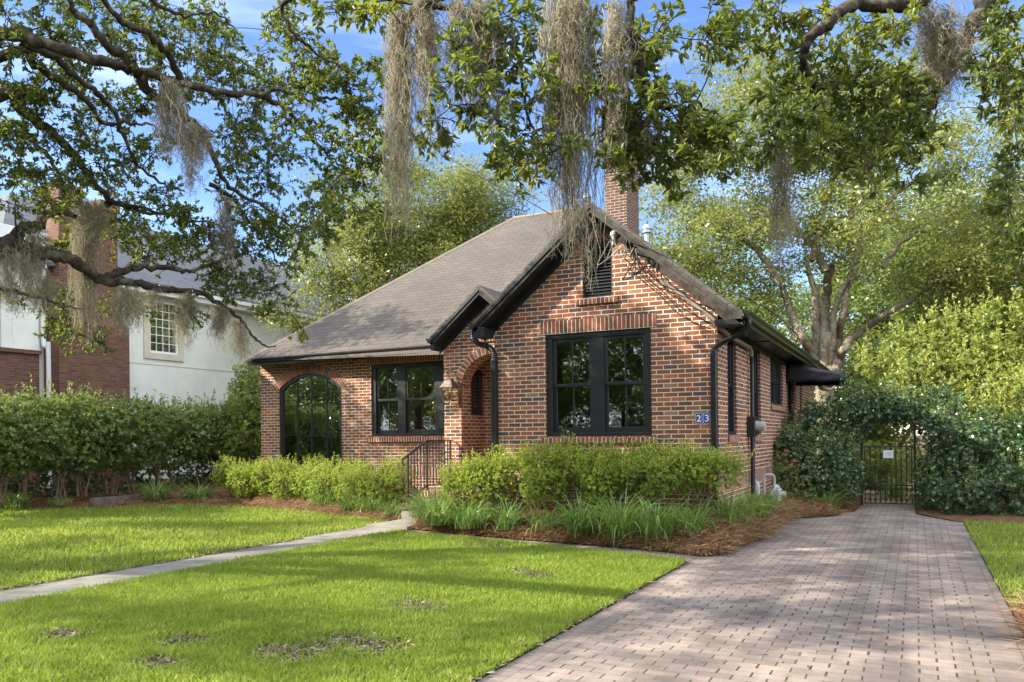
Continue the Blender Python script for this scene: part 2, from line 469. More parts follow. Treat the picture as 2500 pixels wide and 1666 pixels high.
M['leaf_blade'] = leaf_mat('liriope_blades', [(0.0, (0.06, 0.13, 0.030)), (0.5, (0.13, 0.235, 0.055)), (0.85, (0.25, 0.35, 0.10)), (1.0, (0.50, 0.48, 0.18))], (0.40, 0.58, 0.10), 0.36, 0.3, 0.55)
M['grass'] = leaf_mat('lawn_grass', [(0.0, (0.105, 0.150, 0.022)), (0.42, (0.195, 0.275, 0.034)), (0.80, (0.305, 0.375, 0.055)), (0.93, (0.40, 0.42, 0.10)), (1.0, (0.48, 0.41, 0.22))], (0.46, 0.58, 0.07), 0.45, 0.5, 0.3)
M['moss'] = leaf_mat('spanish_moss', [(0.0, (0.17, 0.16, 0.12)), (0.5, (0.33, 0.305, 0.225)), (1.0, (0.50, 0.445, 0.32))], (0.45, 0.41, 0.29), 0.35, 0.9, 0.05)
M['straw'] = leaf_mat('pine_needles', [(0.0, (0.13, 0.07, 0.036)), (0.5, (0.27, 0.155, 0.080)), (1.0, (0.46, 0.29, 0.16))], (0.3, 0.17, 0.08), 0.1, 0.6, 0.3)
M['litter'] = leaf_mat('dry_litter', [(0.0, (0.07, 0.058, 0.048)), (0.5, (0.20, 0.165, 0.125)), (1.0, (0.38, 0.32, 0.24))], (0.2, 0.15, 0.1), 0.05, 0.8, 0.1)
M['copper'] = plain('aged_copper', (0.30, 0.16, 0.09), 0.38, 0.5, 0.85, var=0.3, scale=14)
M['copper_dark'] = plain('lantern_metal', (0.16, 0.12, 0.10), 0.42, 0.5, 0.6, var=0.3, scale=14)
M['zinc'] = plain('galvanised_metal', (0.30, 0.33, 0.36), 0.42, 0.5, 0.7, var=0.15, scale=12)
M['grey_paint'] = plain('grey_paint', (0.42, 0.44, 0.42), 0.55, 0.35, var=0.12, scale=8)
M['meter_grey'] = plain('meter_grey', (0.40, 0.42, 0.43), 0.45, 0.4, var=0.12, scale=20)
M['conduit'] = plain('weathered_pipe', (0.20, 0.18, 0.155), 0.6, 0.3, var=0.25, scale=7)
M['canvas'] = plain('black_canvas', (0.010, 0.012, 0.018), 0.42, 0.45, var=0.3, scale=3)
M['blue_enamel'] = plain('blue_enamel', (0.022, 0.065, 0.29), 0.25, 0.5, var=0.1, scale=10)
M['enamel_white'] = plain('white_enamel', (0.80, 0.80, 0.78), 0.25, 0.5, var=0.05)
M['lampshade'] = plain('lampshade_cloth', (0.62, 0.60, 0.50), 0.9, 0.1, var=0.05)
M['amber'] = plain('amber_shade', (0.72, 0.37, 0.06), 0.8, 0.2, var=0.15, scale=6)
M['upholstery'] = plain('pale_upholstery', (0.42, 0.42, 0.38), 0.9, 0.1, var=0.1)
M['red_petal'] = plain('red_petals', (0.60, 0.035, 0.045), 0.6, 0.3, var=0.15)
M['cable'] = plain('cable_sheath', (0.015, 0.015, 0.016), 0.6, 0.3)
M['wire_grey'] = plain('bare_wire', (0.20, 0.19, 0.18), 0.5, 0.5, 0.3, var=0.2, scale=25)

# ------------------------------------------------------------------ mesh building
def link(o, parent=None):
    C.objects.link(o)
    if parent is not None: o.parent = parent
    return o

def tag(o, label=None, cat=None, group=None, kind=None):
    if label: o['label'] = label
    if cat: o['category'] = cat
    if group: o['group'] = group
    if kind: o['kind'] = kind
    return o

def empty(name, loc, label=None, cat=None, group=None):
    """an Empty at the foot of a thing; its parts keep world coordinates through the parent inverse"""
    o = bpy.data.objects.new(name, None)
    o.empty_display_size = 0.2
    o.location = loc
    C.objects.link(o)
    return tag(o, label, cat, group)

def np_mesh(name, V, faces, mat, parent=None, rnd=None, smooth=False, uv=True):
    """V (n,3); faces: list of (m,k) index arrays; rnd: list of per-face values matching"""
    V = np.asarray(V, np.float32)
    faces = [np.asarray(f, np.int32) for f in faces if len(f)]
    me = bpy.data.meshes.new(name)
    nl = sum(f.size for f in faces)
    npoly = sum(len(f) for f in faces)
    me.vertices.add(len(V)); me.loops.add(nl); me.polygons.add(npoly)
    me.vertices.foreach_set("co", V.ravel())
    me.loops.foreach_set("vertex_index", np.concatenate([f.ravel() for f in faces]))
    cnt = np.concatenate([np.full(len(f), f.shape[1], np.int32) for f in faces])
    st = np.concatenate(([0], np.cumsum(cnt)[:-1])).astype(np.int32)
    me.polygons.foreach_set("loop_start", st)
    try: me.polygons.foreach_set("loop_total", cnt)
    except Exception: pass
    if smooth: me.polygons.foreach_set("use_smooth", np.ones(npoly, bool))
    if rnd is not None:
        at = me.attributes.new("rnd", 'FLOAT', 'FACE')
        at.data.foreach_set("value", np.concatenate([np.asarray(r, np.float32) for r in rnd]))
    me.update(calc_edges=True)
    me.validate()
    me.materials.append(mat)
    o = bpy.data.objects.new(name, me)
    link(o, parent)
    if parent is not None:
        o.matrix_parent_inverse = Matrix.Translation(-Vector(parent_loc(parent)))
    if uv and rnd is None: auto_uv(me)
    return o

def parent_loc(p):
    loc = Vector(p.location)
    if p.parent is not None and p.type != 'EMPTY':
        return Vector((0, 0, 0))
    return loc

def auto_uv(me, swap=False, origin=None):
    """metre UVs laid along each face: u horizontal, v up the slope"""
    npoly = len(me.polygons)
    nrm = np.empty(npoly * 3, np.float32); me.polygons.foreach_get("normal", nrm); nrm = nrm.reshape(-1, 3)
    lt = np.empty(npoly, np.int32); me.polygons.foreach_get("loop_total", lt)
    vi = np.empty(len(me.loops), np.int32); me.loops.foreach_get("vertex_index", vi)
    co = np.empty(len(me.vertices) * 3, np.float32); me.vertices.foreach_get("co", co); co = co.reshape(-1, 3)
    if origin is not None: co = co - np.asarray(origin, np.float32)
    T = np.stack((-nrm[:, 1], nrm[:, 0], np.zeros(npoly)), 1)
    ln = np.linalg.norm(T, axis=1)
    flat = ln < 0.05
    T[flat] = (1, 0, 0); ln[flat] = 1
    T /= ln[:, None]
    B = np.cross(nrm, T)
    Tl = np.repeat(T, lt, 0); Bl = np.repeat(B, lt, 0); P = co[vi]
    u = (P * Tl).sum(1); v = (P * Bl).sum(1)
    if swap: u, v = v, u
    lay = me.uv_layers.new(name="UVMap")
    lay.data.foreach_set("uv", np.stack((u, v), 1).astype(np.float32).ravel())

class MB:
    """collects shapes into one mesh"""
    def __init__(s, T=None): s.v = []; s.f = []; s.r = []; s.T = T
    def add(s, vs, fs, rnd=0.5):
        k = len(s.v)
        for p in vs:
            s.v.append(tuple(s.T(*p)) if s.T else tuple(p))
        for f in fs:
            s.f.append([i + k for i in f]); s.r.append(rnd)
        return s
    def box(s, x0, x1, y0, y1, z0, z1, rnd=0.5):
        vs = [(x0, y0, z0), (x1, y0, z0), (x1, y1, z0), (x0, y1, z0), (x0, y0, z1), (x1, y0, z1), (x1, y1, z1), (x0, y1, z1)]
        return s.add(vs, [(0, 3, 2, 1), (4, 5, 6, 7), (0, 1, 5, 4), (1, 2, 6, 5), (2, 3, 7, 6), (3, 0, 4, 7)], rnd)
    def hexa(s, b, t, rnd=0.5):
        """8 corners: bottom ring b, top ring t"""
        n = len(b)
        fs = [tuple(range(n))[::-1], tuple(range(n, 2 * n))] + [(i, (i + 1) % n, n + (i + 1) % n, n + i) for i in range(n)]
        return s.add(list(b) + list(t), fs, rnd)
    def prism(s, poly, axis_vec):
        a = np.asarray(axis_vec, float)
        b = [tuple(np.asarray(p, float)) for p in poly]
        t = [tuple(np.asarray(p, float) + a) for p in poly]
        return s.hexa(b, t)
    def tube(s, pts, rad, n=8, cap=True):
        pts = [np.asarray(p, float) for p in pts]
        if np.isscalar(rad): rad = [rad] * len(pts)
        V, F = tube_np(pts, rad, n)
        fs = [tuple(f) for f in F]
        if cap:
            fs.append(tuple(range(n))[::-1]); k = len(V) - n
            fs.append(tuple(range(k, k + n)))
        return s.add([tuple(p) for p in V], fs)
    def lathe(s, prof, n=14, c=(0, 0, 0)):
        vs = []; fs = []
        for (r, z) in prof:
            for i in range(n):
                a = 2 * math.pi * i / n
                vs.append((c[0] + r * math.cos(a), c[1] + r * math.sin(a), c[2] + z))
        for j in range(len(prof) - 1):
            for i in range(n):
                fs.append((j * n + i, j * n + (i + 1) % n, (j + 1) * n + (i + 1) % n, (j + 1) * n + i))
        fs.append(tuple(range(n))[::-1]); fs.append(tuple(range((len(prof) - 1) * n, len(prof) * n)))
        return s.add(vs, fs)
    def build(s, name, mat, parent=None, smooth=False, swap=False, origin=None, bevel=0.0, rnd=False, fixn=True):
        me = bpy.data.meshes.new(name)
        me.from_pydata(s.v, [], s.f)
        if fixn:
            bm = bmesh.new(); bm.from_mesh(me)
            bmesh.ops.recalc_face_normals(bm, faces=bm.faces)
            bm.to_mesh(me); bm.free()
        if smooth:
            me.polygons.foreach_set("use_smooth", np.ones(len(me.polygons), bool))
            try: me.set_sharp_from_angle(angle=math.radians(40))
            except Exception: pass
        if rnd:
            at = me.attributes.new("rnd", 'FLOAT', 'FACE')
            at.data.foreach_set("value", np.asarray(s.r, np.float32))
        me.update()
        me.materials.append(mat)
        auto_uv(me, swap, origin)
        o = bpy.data.objects.new(name, me)
        link(o, parent)
        if parent is not None:
            o.matrix_parent_inverse = Matrix.Translation(-Vector(parent_loc(parent)))
        if bevel:
            b = o.modifiers.new("bevel", 'BEVEL'); b.width = bevel; b.segments = 2; b.limit_method = 'ANGLE'
        return o

def tube_np(pts, rad, n=6):
    P = np.asarray(pts, float); K = len(P)
    Tn = np.gradient(P, axis=0)
    Tn /= np.maximum(np.linalg.norm(Tn, axis=1), 1e-9)[:, None]
    up = np.array((0, 0, 1.0)) if abs(Tn[0][2]) < 0.9 else np.array((1.0, 0, 0))
    A = np.cross(Tn[0], up); A /= np.linalg.norm(A)
    ang = np.arange(n) * 2 * math.pi / n
    V = np.empty((K, n, 3))
    for k in range(K):
        A = A - Tn[k] * np.dot(A, Tn[k]); A /= max(np.linalg.norm(A), 1e-9)
        B = np.cross(Tn[k], A)
        V[k] = P[k] + rad[k] * (np.cos(ang)[:, None] * A + np.sin(ang)[:, None] * B)
    i = np.arange(n); j = (i + 1) % n
    F = []
    for k in range(K - 1):
        F.append(np.stack((k * n + i, k * n + j, (k + 1) * n + j, (k + 1) * n + i), 1))
    return V.reshape(-1, 3), np.concatenate(F)

class NP:
    """collects numpy pieces (verts, quads, tris, values) into one mesh"""
    def __init__(s): s.V = []; s.Q = []; s.Tt = []; s.rq = []; s.rt = []; s.k = 0
    def add(s, V, Q=None, T=None, rq=None, rt=None):
        s.V.append(V)
        if Q is not None and len(Q):
            s.Q.append(Q + s.k); s.rq.append(np.full(len(Q), 0.5) if rq is None else rq)
        if T is not None and len(T):
            s.Tt.append(T + s.k); s.rt.append(np.full(len(T), 0.5) if rt is None else rt)
        s.k += len(V)
    def build(s, name, mat, parent=None, rnd=True, smooth=False):
        fs, rs = [], []
        if s.Q: fs.append(np.concatenate(s.Q)); rs.append(np.concatenate(s.rq))
        if s.Tt: fs.append(np.concatenate(s.Tt)); rs.append(np.concatenate(s.rt))
        return np_mesh(name, np.concatenate(s.V), fs, mat, parent, rs if rnd else None, smooth)

RNG = np.random.default_rng(23)

def unit(a):
    return a / np.maximum(np.linalg.norm(a, axis=-1, keepdims=True), 1e-9)

def leaves(acc, pos, axis, nrm, L, W, rnd, rich=False):
    """leaf-shaped faces: pos = leaf base"""
    n = len(pos)
    axis = unit(axis)
    side = unit(np.cross(axis, nrm))
    nn = np.cross(side, axis)
    L = np.broadcast_to(L, (n,))[:, None]; W = np.broadcast_to(W, (n,))[:, None]
    if rich:
        b = pos; t = pos + axis * L - nn * L * 0.12
        m1 = pos + axis * L * 0.36; m2 = pos + axis * L * 0.72 - nn * L * 0.03
        l1 = m1 - side * W * 0.5 + nn * W * 0.16; r1 = m1 + side * W * 0.5 + nn * W * 0.16
        l2 = m2 - side * W * 0.40 + nn * W * 0.12; r2 = m2 + side * W * 0.40 + nn * W * 0.12
        V = np.stack((b, l1, l2, t, r2, r1), 1).reshape(-1, 3)
        k = np.arange(n)[:, None] * 6
        Q = np.concatenate((k + np.array((0, 1, 2, 3)), k + np.array((0, 3, 4, 5))))
        acc.add(V, Q=Q, rq=np.concatenate((rnd, rnd)))
    else:
        m = pos + axis * L * 0.5
        V = np.stack((pos, m - side * W * 0.5 + nn * W * 0.12, pos + axis * L, m + side * W * 0.5 + nn * W * 0.12), 1).reshape(-1, 3)
        k = np.arange(n)[:, None] * 4
        acc.add(V, Q=k + np.array((0, 1, 2, 3)), rq=rnd)

def twigs(acc, A, B, r0, r1, n=3):
    """straight thin cones from A to B"""
    m = len(A)
    if m == 0: return
    d = unit(B - A)
    ref = np.where(np.abs(d[:, 2:3]) < 0.9, np.array((0, 0, 1.0)), np.array((1.0, 0, 0)))
    a = unit(np.cross(d, ref)); b = np.cross(d, a)
    ang = np.arange(n) * 2 * math.pi / n
    c, s_ = np.cos(ang)[None, :, None], np.sin(ang)[None, :, None]
    ring = a[:, None] * c + b[:, None] * s_
    r0 = np.broadcast_to(r0, (m,))[:, None, None]; r1 = np.broadcast_to(r1, (m,))[:, None, None]
    V = np.concatenate((A[:, None] + ring * r0, B[:, None] + ring * r1), 1).reshape(-1, 3)
    k = np.arange(m)[:, None, None] * 2 * n
    i = np.arange(n); j = (i + 1) % n
    Q = (k + np.stack((i, j, n + j, n + i), 1)[None]).reshape(-1, 4)
    acc.add(V, Q=Q)

def smooth_path(pts, sub=5, jit=0.0, rng=RNG):
    P = np.asarray(pts, float)
    if len(P) < 3:
        t = np.linspace(0, 1, sub + 1)[:, None]
        Q = P[0] * (1 - t) + P[-1] * t
    else:
        E = np.vstack((2 * P[0] - P[1], P, 2 * P[-1] - P[-2]))
        Q = []
        for i in range(1, len(E) - 2):
            for t in np.linspace(0, 1, sub, endpoint=False):
                a, b, c, d = E[i - 1], E[i], E[i + 1], E[i + 2]
                Q.append(0.5 * ((2 * b) + (c - a) * t + (2 * a - 5 * b + 4 * c - d) * t * t + (3 * b - a - 3 * c + d) * t ** 3))
        Q.append(P[-1]); Q = np.array(Q)
    if jit: Q[1:-1] += rng.normal(0, jit, Q[1:-1].shape)
    return Q

# ------------------------------------------------------------------ ground, drive, walk, beds
def poly_sheet(name, pts, z, mat, label=None):
    b = bmesh.new()
    vs = [b.verts.new((x, y, z)) for x, y in pts]
    es = [b.edges.new((vs[i], vs[(i + 1) % len(vs)])) for i in range(len(vs))]
    bmesh.ops.triangle_fill(b, use_beauty=True, edges=es)
    bmesh.ops.recalc_face_normals(b, faces=b.faces)
    for f in b.faces:
        if f.normal.z < 0: f.normal_flip()
    me = bpy.data.meshes.new(name); b.to_mesh(me); b.free()
    me.materials.append(mat); auto_uv(me)
    return tag(link(bpy.data.objects.new(name, me)), kind='structure')

def loft_sheet(name, front, back, hf, hb, mat, nu=60, nv=16, lump=0.03, seed=1, power=0.7):
    """a bed between two boundary lines, rising from hf to hb, with lumps"""
    r = np.random.default_rng(seed)
    def resample(p, n):
        p = np.asarray(p, float); d = np.concatenate(([0], np.cumsum(np.linalg.norm(np.diff(p, axis=0), axis=1))))
        s = np.linspace(0, d[-1], n)
        return np.stack([np.interp(s, d, p[:, k]) for k in range(2)], 1)
    F, Bk = resample(front, nu), resample(back, nu)
    t = np.linspace(0, 1, nv)[:, None, None]
    XY = F[None] * (1 - t) + Bk[None] * t
    Z = hf + (hb - hf) * t[..., 0] ** power + lump * r.random((nv, nu)) * np.minimum(1, t[..., 0] * 6)
    V = np.concatenate((XY, Z[..., None]), 2).reshape(-1, 3)
    i, j = np.meshgrid(np.arange(nu - 1), np.arange(nv - 1))
    a = (j * nu + i).ravel()
    Q = np.stack((a, a + 1, a + nu + 1, a + nu), 1)
    o = np_mesh(name, V, [Q], mat, smooth=True)
    bm = bmesh.new(); bm.from_mesh(o.data)
    bmesh.ops.recalc_face_normals(bm, faces=bm.faces)
    if sum(f.normal.z for f in bm.faces) < 0: bmesh.ops.reverse_faces(bm, faces=bm.faces)
    bm.to_mesh(o.data); bm.free()
    return tag(o, kind='structure'), (XY, Z)

poly_sheet('ground', [(-900, -900), (900, -900), (900, 900), (-900, 900)], -0.05, M['ground'])
poly_sheet('driveway', [(-2.16, -6), (0.475, -6), (0.475, 15.3), (0.25, 15.75), (-0.02, 16.4), (-0.02, 18.1), (-1.02, 18.1), (-1.05, 16.4), (-1.4, 15.75), (-1.95, 15.25), (-2.16, 14.5)], 0.0, M['paver'])
poly_sheet('driveway_border', [(-2.365, -6), (-2.16, -6), (-2.16, 14.5), (-2.365, 14.3)], 0.0, M['paver_border'])
poly_sheet('driveway_border', [(0.475, -6), (0.68, -6), (0.68, 15.05), (0.475, 15.3)], 0.0, M['paver_border'])
# the narrow paver path that leaves the drive along the planting bed
path_back = [(-2.365, 9.95), (-3.7, 10.05), (-5.1, 10.25), (-6.2, 10.5), (-7.2, 10.75)]
path_front = [(-7.2, 10.35), (-6.2, 10.12), (-5.1, 9.86), (-3.7, 9.58), (-2.365, 9.2)]
poly_sheet('paver_path', path_back + path_front, 0.004, M['paver_border'])
poly_sheet('garden_path', [(-1.02, 18.1), (-0.02, 18.1), (0.6, 22), (1.0, 34), (-1.5, 34), (-1.2, 22)], -0.02, M['garden_path'])

# concrete walk, poured in slabs
wb = MB()
ys = [-2.0, 1.5, 3.0, 4.45, 6.02, 7.55, 9.1, 10.6, 11.78]
for i in range(len(ys) - 1):
    z = 0.012 + max(0, ys[i] - 8) * 0.02
    wb.box(-8.0, -7.2, ys[i] + 0.011, ys[i + 1] - 0.011, -0.08, z)
tag(wb.build('front_walk', M['concrete'], bevel=0.006), kind='structure')

LAWN_MID = [(-7.205, -4), (-2.366, -4), (-2.366, 9.15), (-2.6, 9.2), (-3.7, 9.5), (-5.1, 9.8), (-6.2, 10.06), (-7.205, 10.3)]
LAWN_LEFT = [(-26, -4), (-7.998, -4), (-7.998, 11.3), (-8.6, 11.75), (-9.4, 12.0), (-11.5, 12.6), (-12.9, 12.9), (-14.6, 12.7), (-15.4, 12.0), (-15.9, 11.4), (-17.7, 10.5), (-26, 8.0)]
LAWN_RIGHT = [(0.682, 7.7), (2.6, 7.2), (9, 7.0), (9, 15.0), (0.682, 14.95)]
poly_sheet('lawn', LAWN_MID, 0.012, M['lawn_soil'])
poly_sheet('lawn', LAWN_LEFT, 0.012, M['lawn_soil'])
poly_sheet('lawn', LAWN_RIGHT, 0.012, M['lawn_soil'])

bed_front, BEDF = loft_sheet('planting_bed', [(-7.2, 10.78), (-6.2, 10.52), (-5.1, 10.27), (-3.7, 10.07), (-2.8, 9.85), (-2.3, 9.68), (-2.12, 9.9), (-2.1, 10.6), (-1.93, 11.6), (-1.98, 13.4), (-1.9, 14.7), (-1.2, 15.5)],
                             [(-7.2, 11.6), (-6.2, 11.6), (-5.1, 11.6), (-4.0, 11.6), (-3.2, 11.6), (-2.52, 11.58), (-2.50, 11.6), (-2.50, 12.0), (-2.50, 13), (-2.50, 14), (-2.5, 15.5), (-2.5, 18)], 0.02, 0.34, M['mulch'], 120, 14, 0.05, 3)
bed_left, BEDL = loft_sheet('planting_bed', [(-8.1, 11.8), (-8.6, 11.75), (-9.4, 12.0), (-11.5, 12.6), (-12.9, 12.9), (-14.6, 12.7), (-15.6, 11.9), (-15.95, 11.4), (-17.7, 10.5), (-26, 8.0)],
                            [(-8.25, 14.9), (-9.5, 14.9), (-11, 14.9), (-13.0, 14.9), (-14.3, 15.0), (-15.5, 17), (-17, 20), (-19.6, 22), (-20, 18), (-28, 14)], 0.015, 0.33, M['mulch'], 90, 16, 0.05, 4, 0.5)
loft_sheet('planting_bed', [(-2.3, 16.0), (-1.1, 16.2), (-1.05, 18.2)], [(-2.5, 20), (-1.8, 20), (-1.2, 20)], -0.02, 0.1, M['mulch'], 20, 10, 0.04, 5)
loft_sheet('planting_bed', [(-0.02, 18.0), (0.0, 16.6), (0.3, 15.8), (0.7, 15.1), (9, 15.05)], [(0.0, 22), (0.6, 22), (1.5, 22), (3, 22), (9, 22)], 0.0, 0.1, M['mulch'], 40, 10, 0.04, 6)
# pine straw heaped along the right edge of the drive
_, BEDR = loft_sheet('planting_bed', [(0.70, 7.75), (0.66, 7.2), (0.68, 6.3), (0.70, 3.0)], [(2.6, 7.3), (2.6, 7.0), (2.6, 6.0), (2.8, 3)], 0.04, 0.32, M['mulch'], 30, 12, 0.06, 8, 0.5)

# ------------------------------------------------------------------ the brick house
def wall_mesh(name, outline, holes, place, thick_vec, mat, parent):
    """outline and holes in (h, z); place maps (h, z) -> world; thick_vec pushes the back face"""
    b = bmesh.new()
    es = []
    for loop in [outline] + holes:
        vs = [b.verts.new(place(h, z)) for h, z in loop]
        es += [b.edges.new((vs[i], vs[(i + 1) % len(vs)])) for i in range(len(vs))]
    r = bmesh.ops.triangle_fill(b, use_beauty=True, edges=es)
    fs = [f for f in r['geom'] if isinstance(f, bmesh.types.BMFace)]
    ex = bmesh.ops.extrude_face_region(b, geom=fs)
    nv = [e for e in ex['geom'] if isinstance(e, bmesh.types.BMVert)]
    bmesh.ops.translate(b, verts=nv, vec=Vector(thick_vec))
    bmesh.ops.recalc_face_normals(b, faces=b.faces)
    me = bpy.data.meshes.new(name); b.to_mesh(me); b.free()
    me.materials.append(mat); auto_uv(me)
    o = bpy.data.objects.new(name, me); link(o, parent)
    if parent is not None: o.matrix_parent_inverse = Matrix.Translation(-Vector(parent_loc(parent)))
    return o

def rect(h0, h1, z0, z1): return [(h0, z0), (h1, z0), (h1, z1), (h0, z1)]
def arched(h0, h1, z0, zs, rise, n=16):
    """rectangle with an arched head: spring height zs, rise above it"""
    c = (h0 + h1) / 2; w = (h1 - h0) / 2
    R = (w * w + rise * rise) / (2 * rise); zc = zs + rise - R
    a0 = math.asin(min(1, w / R)) if rise <= w else math.pi / 2
    if abs(rise - w) < 1e-6: a0 = math.pi / 2
    pts = [(h0, z0), (h1, z0)]
    for i in range(n + 1):
        a = a0 - 2 * a0 * i / n
        pts.append((c + R * math.sin(a), zc + R * math.cos(a)))
    return pts, (c, zc, R, a0)

YG, YL, YP, XS = 11.55, 14.90, 13.45, -2.51
house = empty('brick_house', (-8.0, 16.0, 0), "low red brick cottage with black trim, steep grey-brown shingle roof and front gable", "house")
FY = lambda y: (lambda h, z: (h, y, z))
FX = lambda x: (lambda h, z: (x, h, z))
gable_top = lambda x: 4.79 - 0.83 * abs(x + 4.296)

vent_pts, vent_arc = arched(-4.56, -4.08, 3.59, 4.25, 0.24)
wall_mesh('wall', [(-6.1, 0), (XS, 0), (XS, gable_top(XS)), (-4.296, 4.79), (-6.1, gable_top(-6.1))],
          [rect(-5.20, -3.487, 1.47, 3.07), vent_pts], FY(YG), (0, 0.25, 0), M['brick'], house)
wall_mesh('wall', rect(11.802, 23.7, 0, 3.16), [rect(12.20, 12.87, 1.47, 3.03), rect(14.36, 15.06, 1.47, 3.03), rect(16.18, 17.80, 2.06, 3.03),
          rect(18.50, 19.45, 0.5, 2.75), rect(20.57, 21.05, 1.55, 3.03)], FX(XS), (-0.25, 0, 0), M['brick'], house)
wall_mesh('wall', rect(11.802, 14.35, 0, 3.25), [], FX(-6.1), (0.22, 0, 0), M['brick'], house)
ptop = lambda x: 4.11 - 0.84 * abs(x + 7.24)
RA = 0.662; acx, acz = -7.18, 2.39
arch_notch = [(-7.842, 0.0), (-7.842, acz)] + [(acx + RA * math.cos(a), acz + RA * math.sin(a)) for a in np.linspace(math.pi, 0, 25)[1:-1]] + [(acx + RA, acz), (acx + RA, 0.0)]
niche_pts, niche_arc = arched(-7.505, -6.995, 3.38, 3.66, 0.255)
wall_mesh('wall', [(-8.235, 0)] + arch_notch + [(-6.102, 0), (-6.102, ptop(-6.102)), (-7.24, 4.11), (-8.235, ptop(-8.235))], [niche_pts], FY(YP), (0, 0.355, 0), M['brick'], house)
wall_mesh('wall', rect(13.807, 14.898, 0, 3.25), [rect(13.84, 14.27, 1.92, 2.81)], FX(-7.845), (-0.388, 0, 0), M['brick'], house)
wall_mesh('wall', rect(-7.843, -6.102, 0.2, 3.3), [rect(-7.1, -6.2, 0.5, 2.62)], FY(14.36), (0, 0.2, 0), M['brick'], house)
aw_pts, aw_arc = arched(-13.80, -11.90, 0.86, 2.67, 0.365, 22)
wall_mesh('wall', rect(-14.38, -8.235, 0, 3.42), [aw_pts, rect(-11.055, -8.43, 1.52, 3.15)], FY(YL), (0, 0.25, 0), M['brick'], house)
wall_mesh('wall', rect(15.152, 23.7, 0, 3.42), [], FX(-14.38), (0.25, 0, 0), M['brick'], house)
wall_mesh('wall', rect(-14.128, -2.762, 0, 3.3), [], FY(23.45), (0, 0.249, 0), M['brick'], house)

def course(x0, x1, z0, z1, y, proud=0.004, place='Y', name='soldier_course', depth=0.03, mat='brick_soldier'):
    """a row of bricks stood on end, a hair proud of the wall"""
    b = MB()
    if place == 'Y': b.box(x0, x1, y - proud, y + depth - 0.001, z0, z1); org = (x0, 0, z0)
    else: b.box(y - depth + 0.001, y + proud, x0, x1, z0, z1); org = (0, x0, z0)
    return b.build(name, M[mat], house, swap=True, origin=org)
course(-5.29, -3.40, 3.072, 3.276, YG)
course(-11.16, -8.24, 3.152, 3.36, YL)
course(-6.1, XS + 0.003, 0.64, 0.845, YG, 0.006)
course(YG - 0.004, 23.6, 0.64, 0.845, XS, 0.006, 'X')
course(-14.38, -8.24, 0.64, 0.845, YL, 0.006)
course(-8.235, -7.845, 0.64, 0.845, YP, 0.006)
for a, b_ in ((12.12, 12.95), (14.28, 15.14), (16.1, 17.88), (20.5, 21.1)):
    course(a, b_, 3.032, 3.157, XS, 0.004, 'X')
# brick sills
def sill(x0, x1, z0, z1, y, out=0.05, place='Y', par=None):
    b = MB()
    if place == 'Y':
        b.hexa([(x0, y - out, z0), (x1, y - out, z0), (x1, y + 0.1, z0), (x0, y + 0.1, z0)], [(x0, y - out, z1 - 0.02), (x1, y - out, z1 - 0.02), (x1, y + 0.1, z1), (x0, y + 0.1, z1)]); org = (x0, 0, z0 - 0.05)
    else:
        b.box(y - 0.1, y + out, x0, x1, z0, z1); org = (0, x0, z0 - 0.05)
    return b.build('sill', M['brick_soldier'], par or house, swap=True, origin=org, bevel=0.004)
sill(-5.27, -3.41, 1.365, 1.466, YG)
sill(-11.16, -8.24, 1.385, 1.516, YL)
sill(-4.66, -3.99, 3.485, 3.586, YG, 0.045)
sill(-7.60, -6.9, 3.285, 3.376, YP, 0.045)
for a, b_, z in ((12.13, 12.94, 1.466), (14.29, 15.13, 1.466), (16.1, 17.88, 2.056)):
    sill(a, b_, z - 0.105, z, XS, 0.04, 'X')

def arch_ring(arc, y, thick, n, proud=0.006, extra=0.0):
    """arch of bricks set on edge, each brick modelled, on a mortar bed"""
    c, zc, R, a0 = arc
    r = np.random.default_rng(int(abs(c) * 100))
    a0 += extra
    b = MB(); mb = MB()
    R0, R1 = R + 0.001, R + thick
    step = 2 * a0 / n
    for i in range(n):
        s0 = -a0 + i * step + step * 0.085; s1 = -a0 + (i + 1) * step - step * 0.085
        P = lambda a, q, yy: (c + q * math.sin(a), yy, zc + q * math.cos(a))
        f = [P(s0, R0, y - proud), P(s1, R0, y - proud), P(s1, R1 - 0.006, y - proud), P(s0, R1 - 0.006, y - proud)]
        k = [P(s0, R0, y + 0.02), P(s1, R0, y + 0.02), P(s1, R1 - 0.006, y + 0.02), P(s0, R1 - 0.006, y + 0.02)]
        b.hexa(f, k, float(r.random()))
    m = 40
    A = np.linspace(-a0, a0, m + 1)
    for i in range(m):
        P = lambda a, q, yy: (c + q * math.sin(a), yy, zc + q * math.cos(a))
        mb.add([P(A[i], R0, y - proud * 0.45), P(A[i + 1], R0, y - proud * 0.45), P(A[i + 1], R1, y - proud * 0.45), P(A[i], R1, y - proud * 0.45)], [(0, 1, 2, 3)])
    o = b.build('brick_arch', M['brick_loose'], house, rnd=True)
    mb.build('mortar_bed', M['mortar'], o)
arch_ring(aw_arc, YL, 0.225, 36, extra=0.06)
arch_ring(vent_arc, YG, 0.205, 15)
arch_ring((acx, acz, RA, math.pi / 2), YP, 0.15, 27)
arch_ring(niche_arc, YP, 0.15, 13)

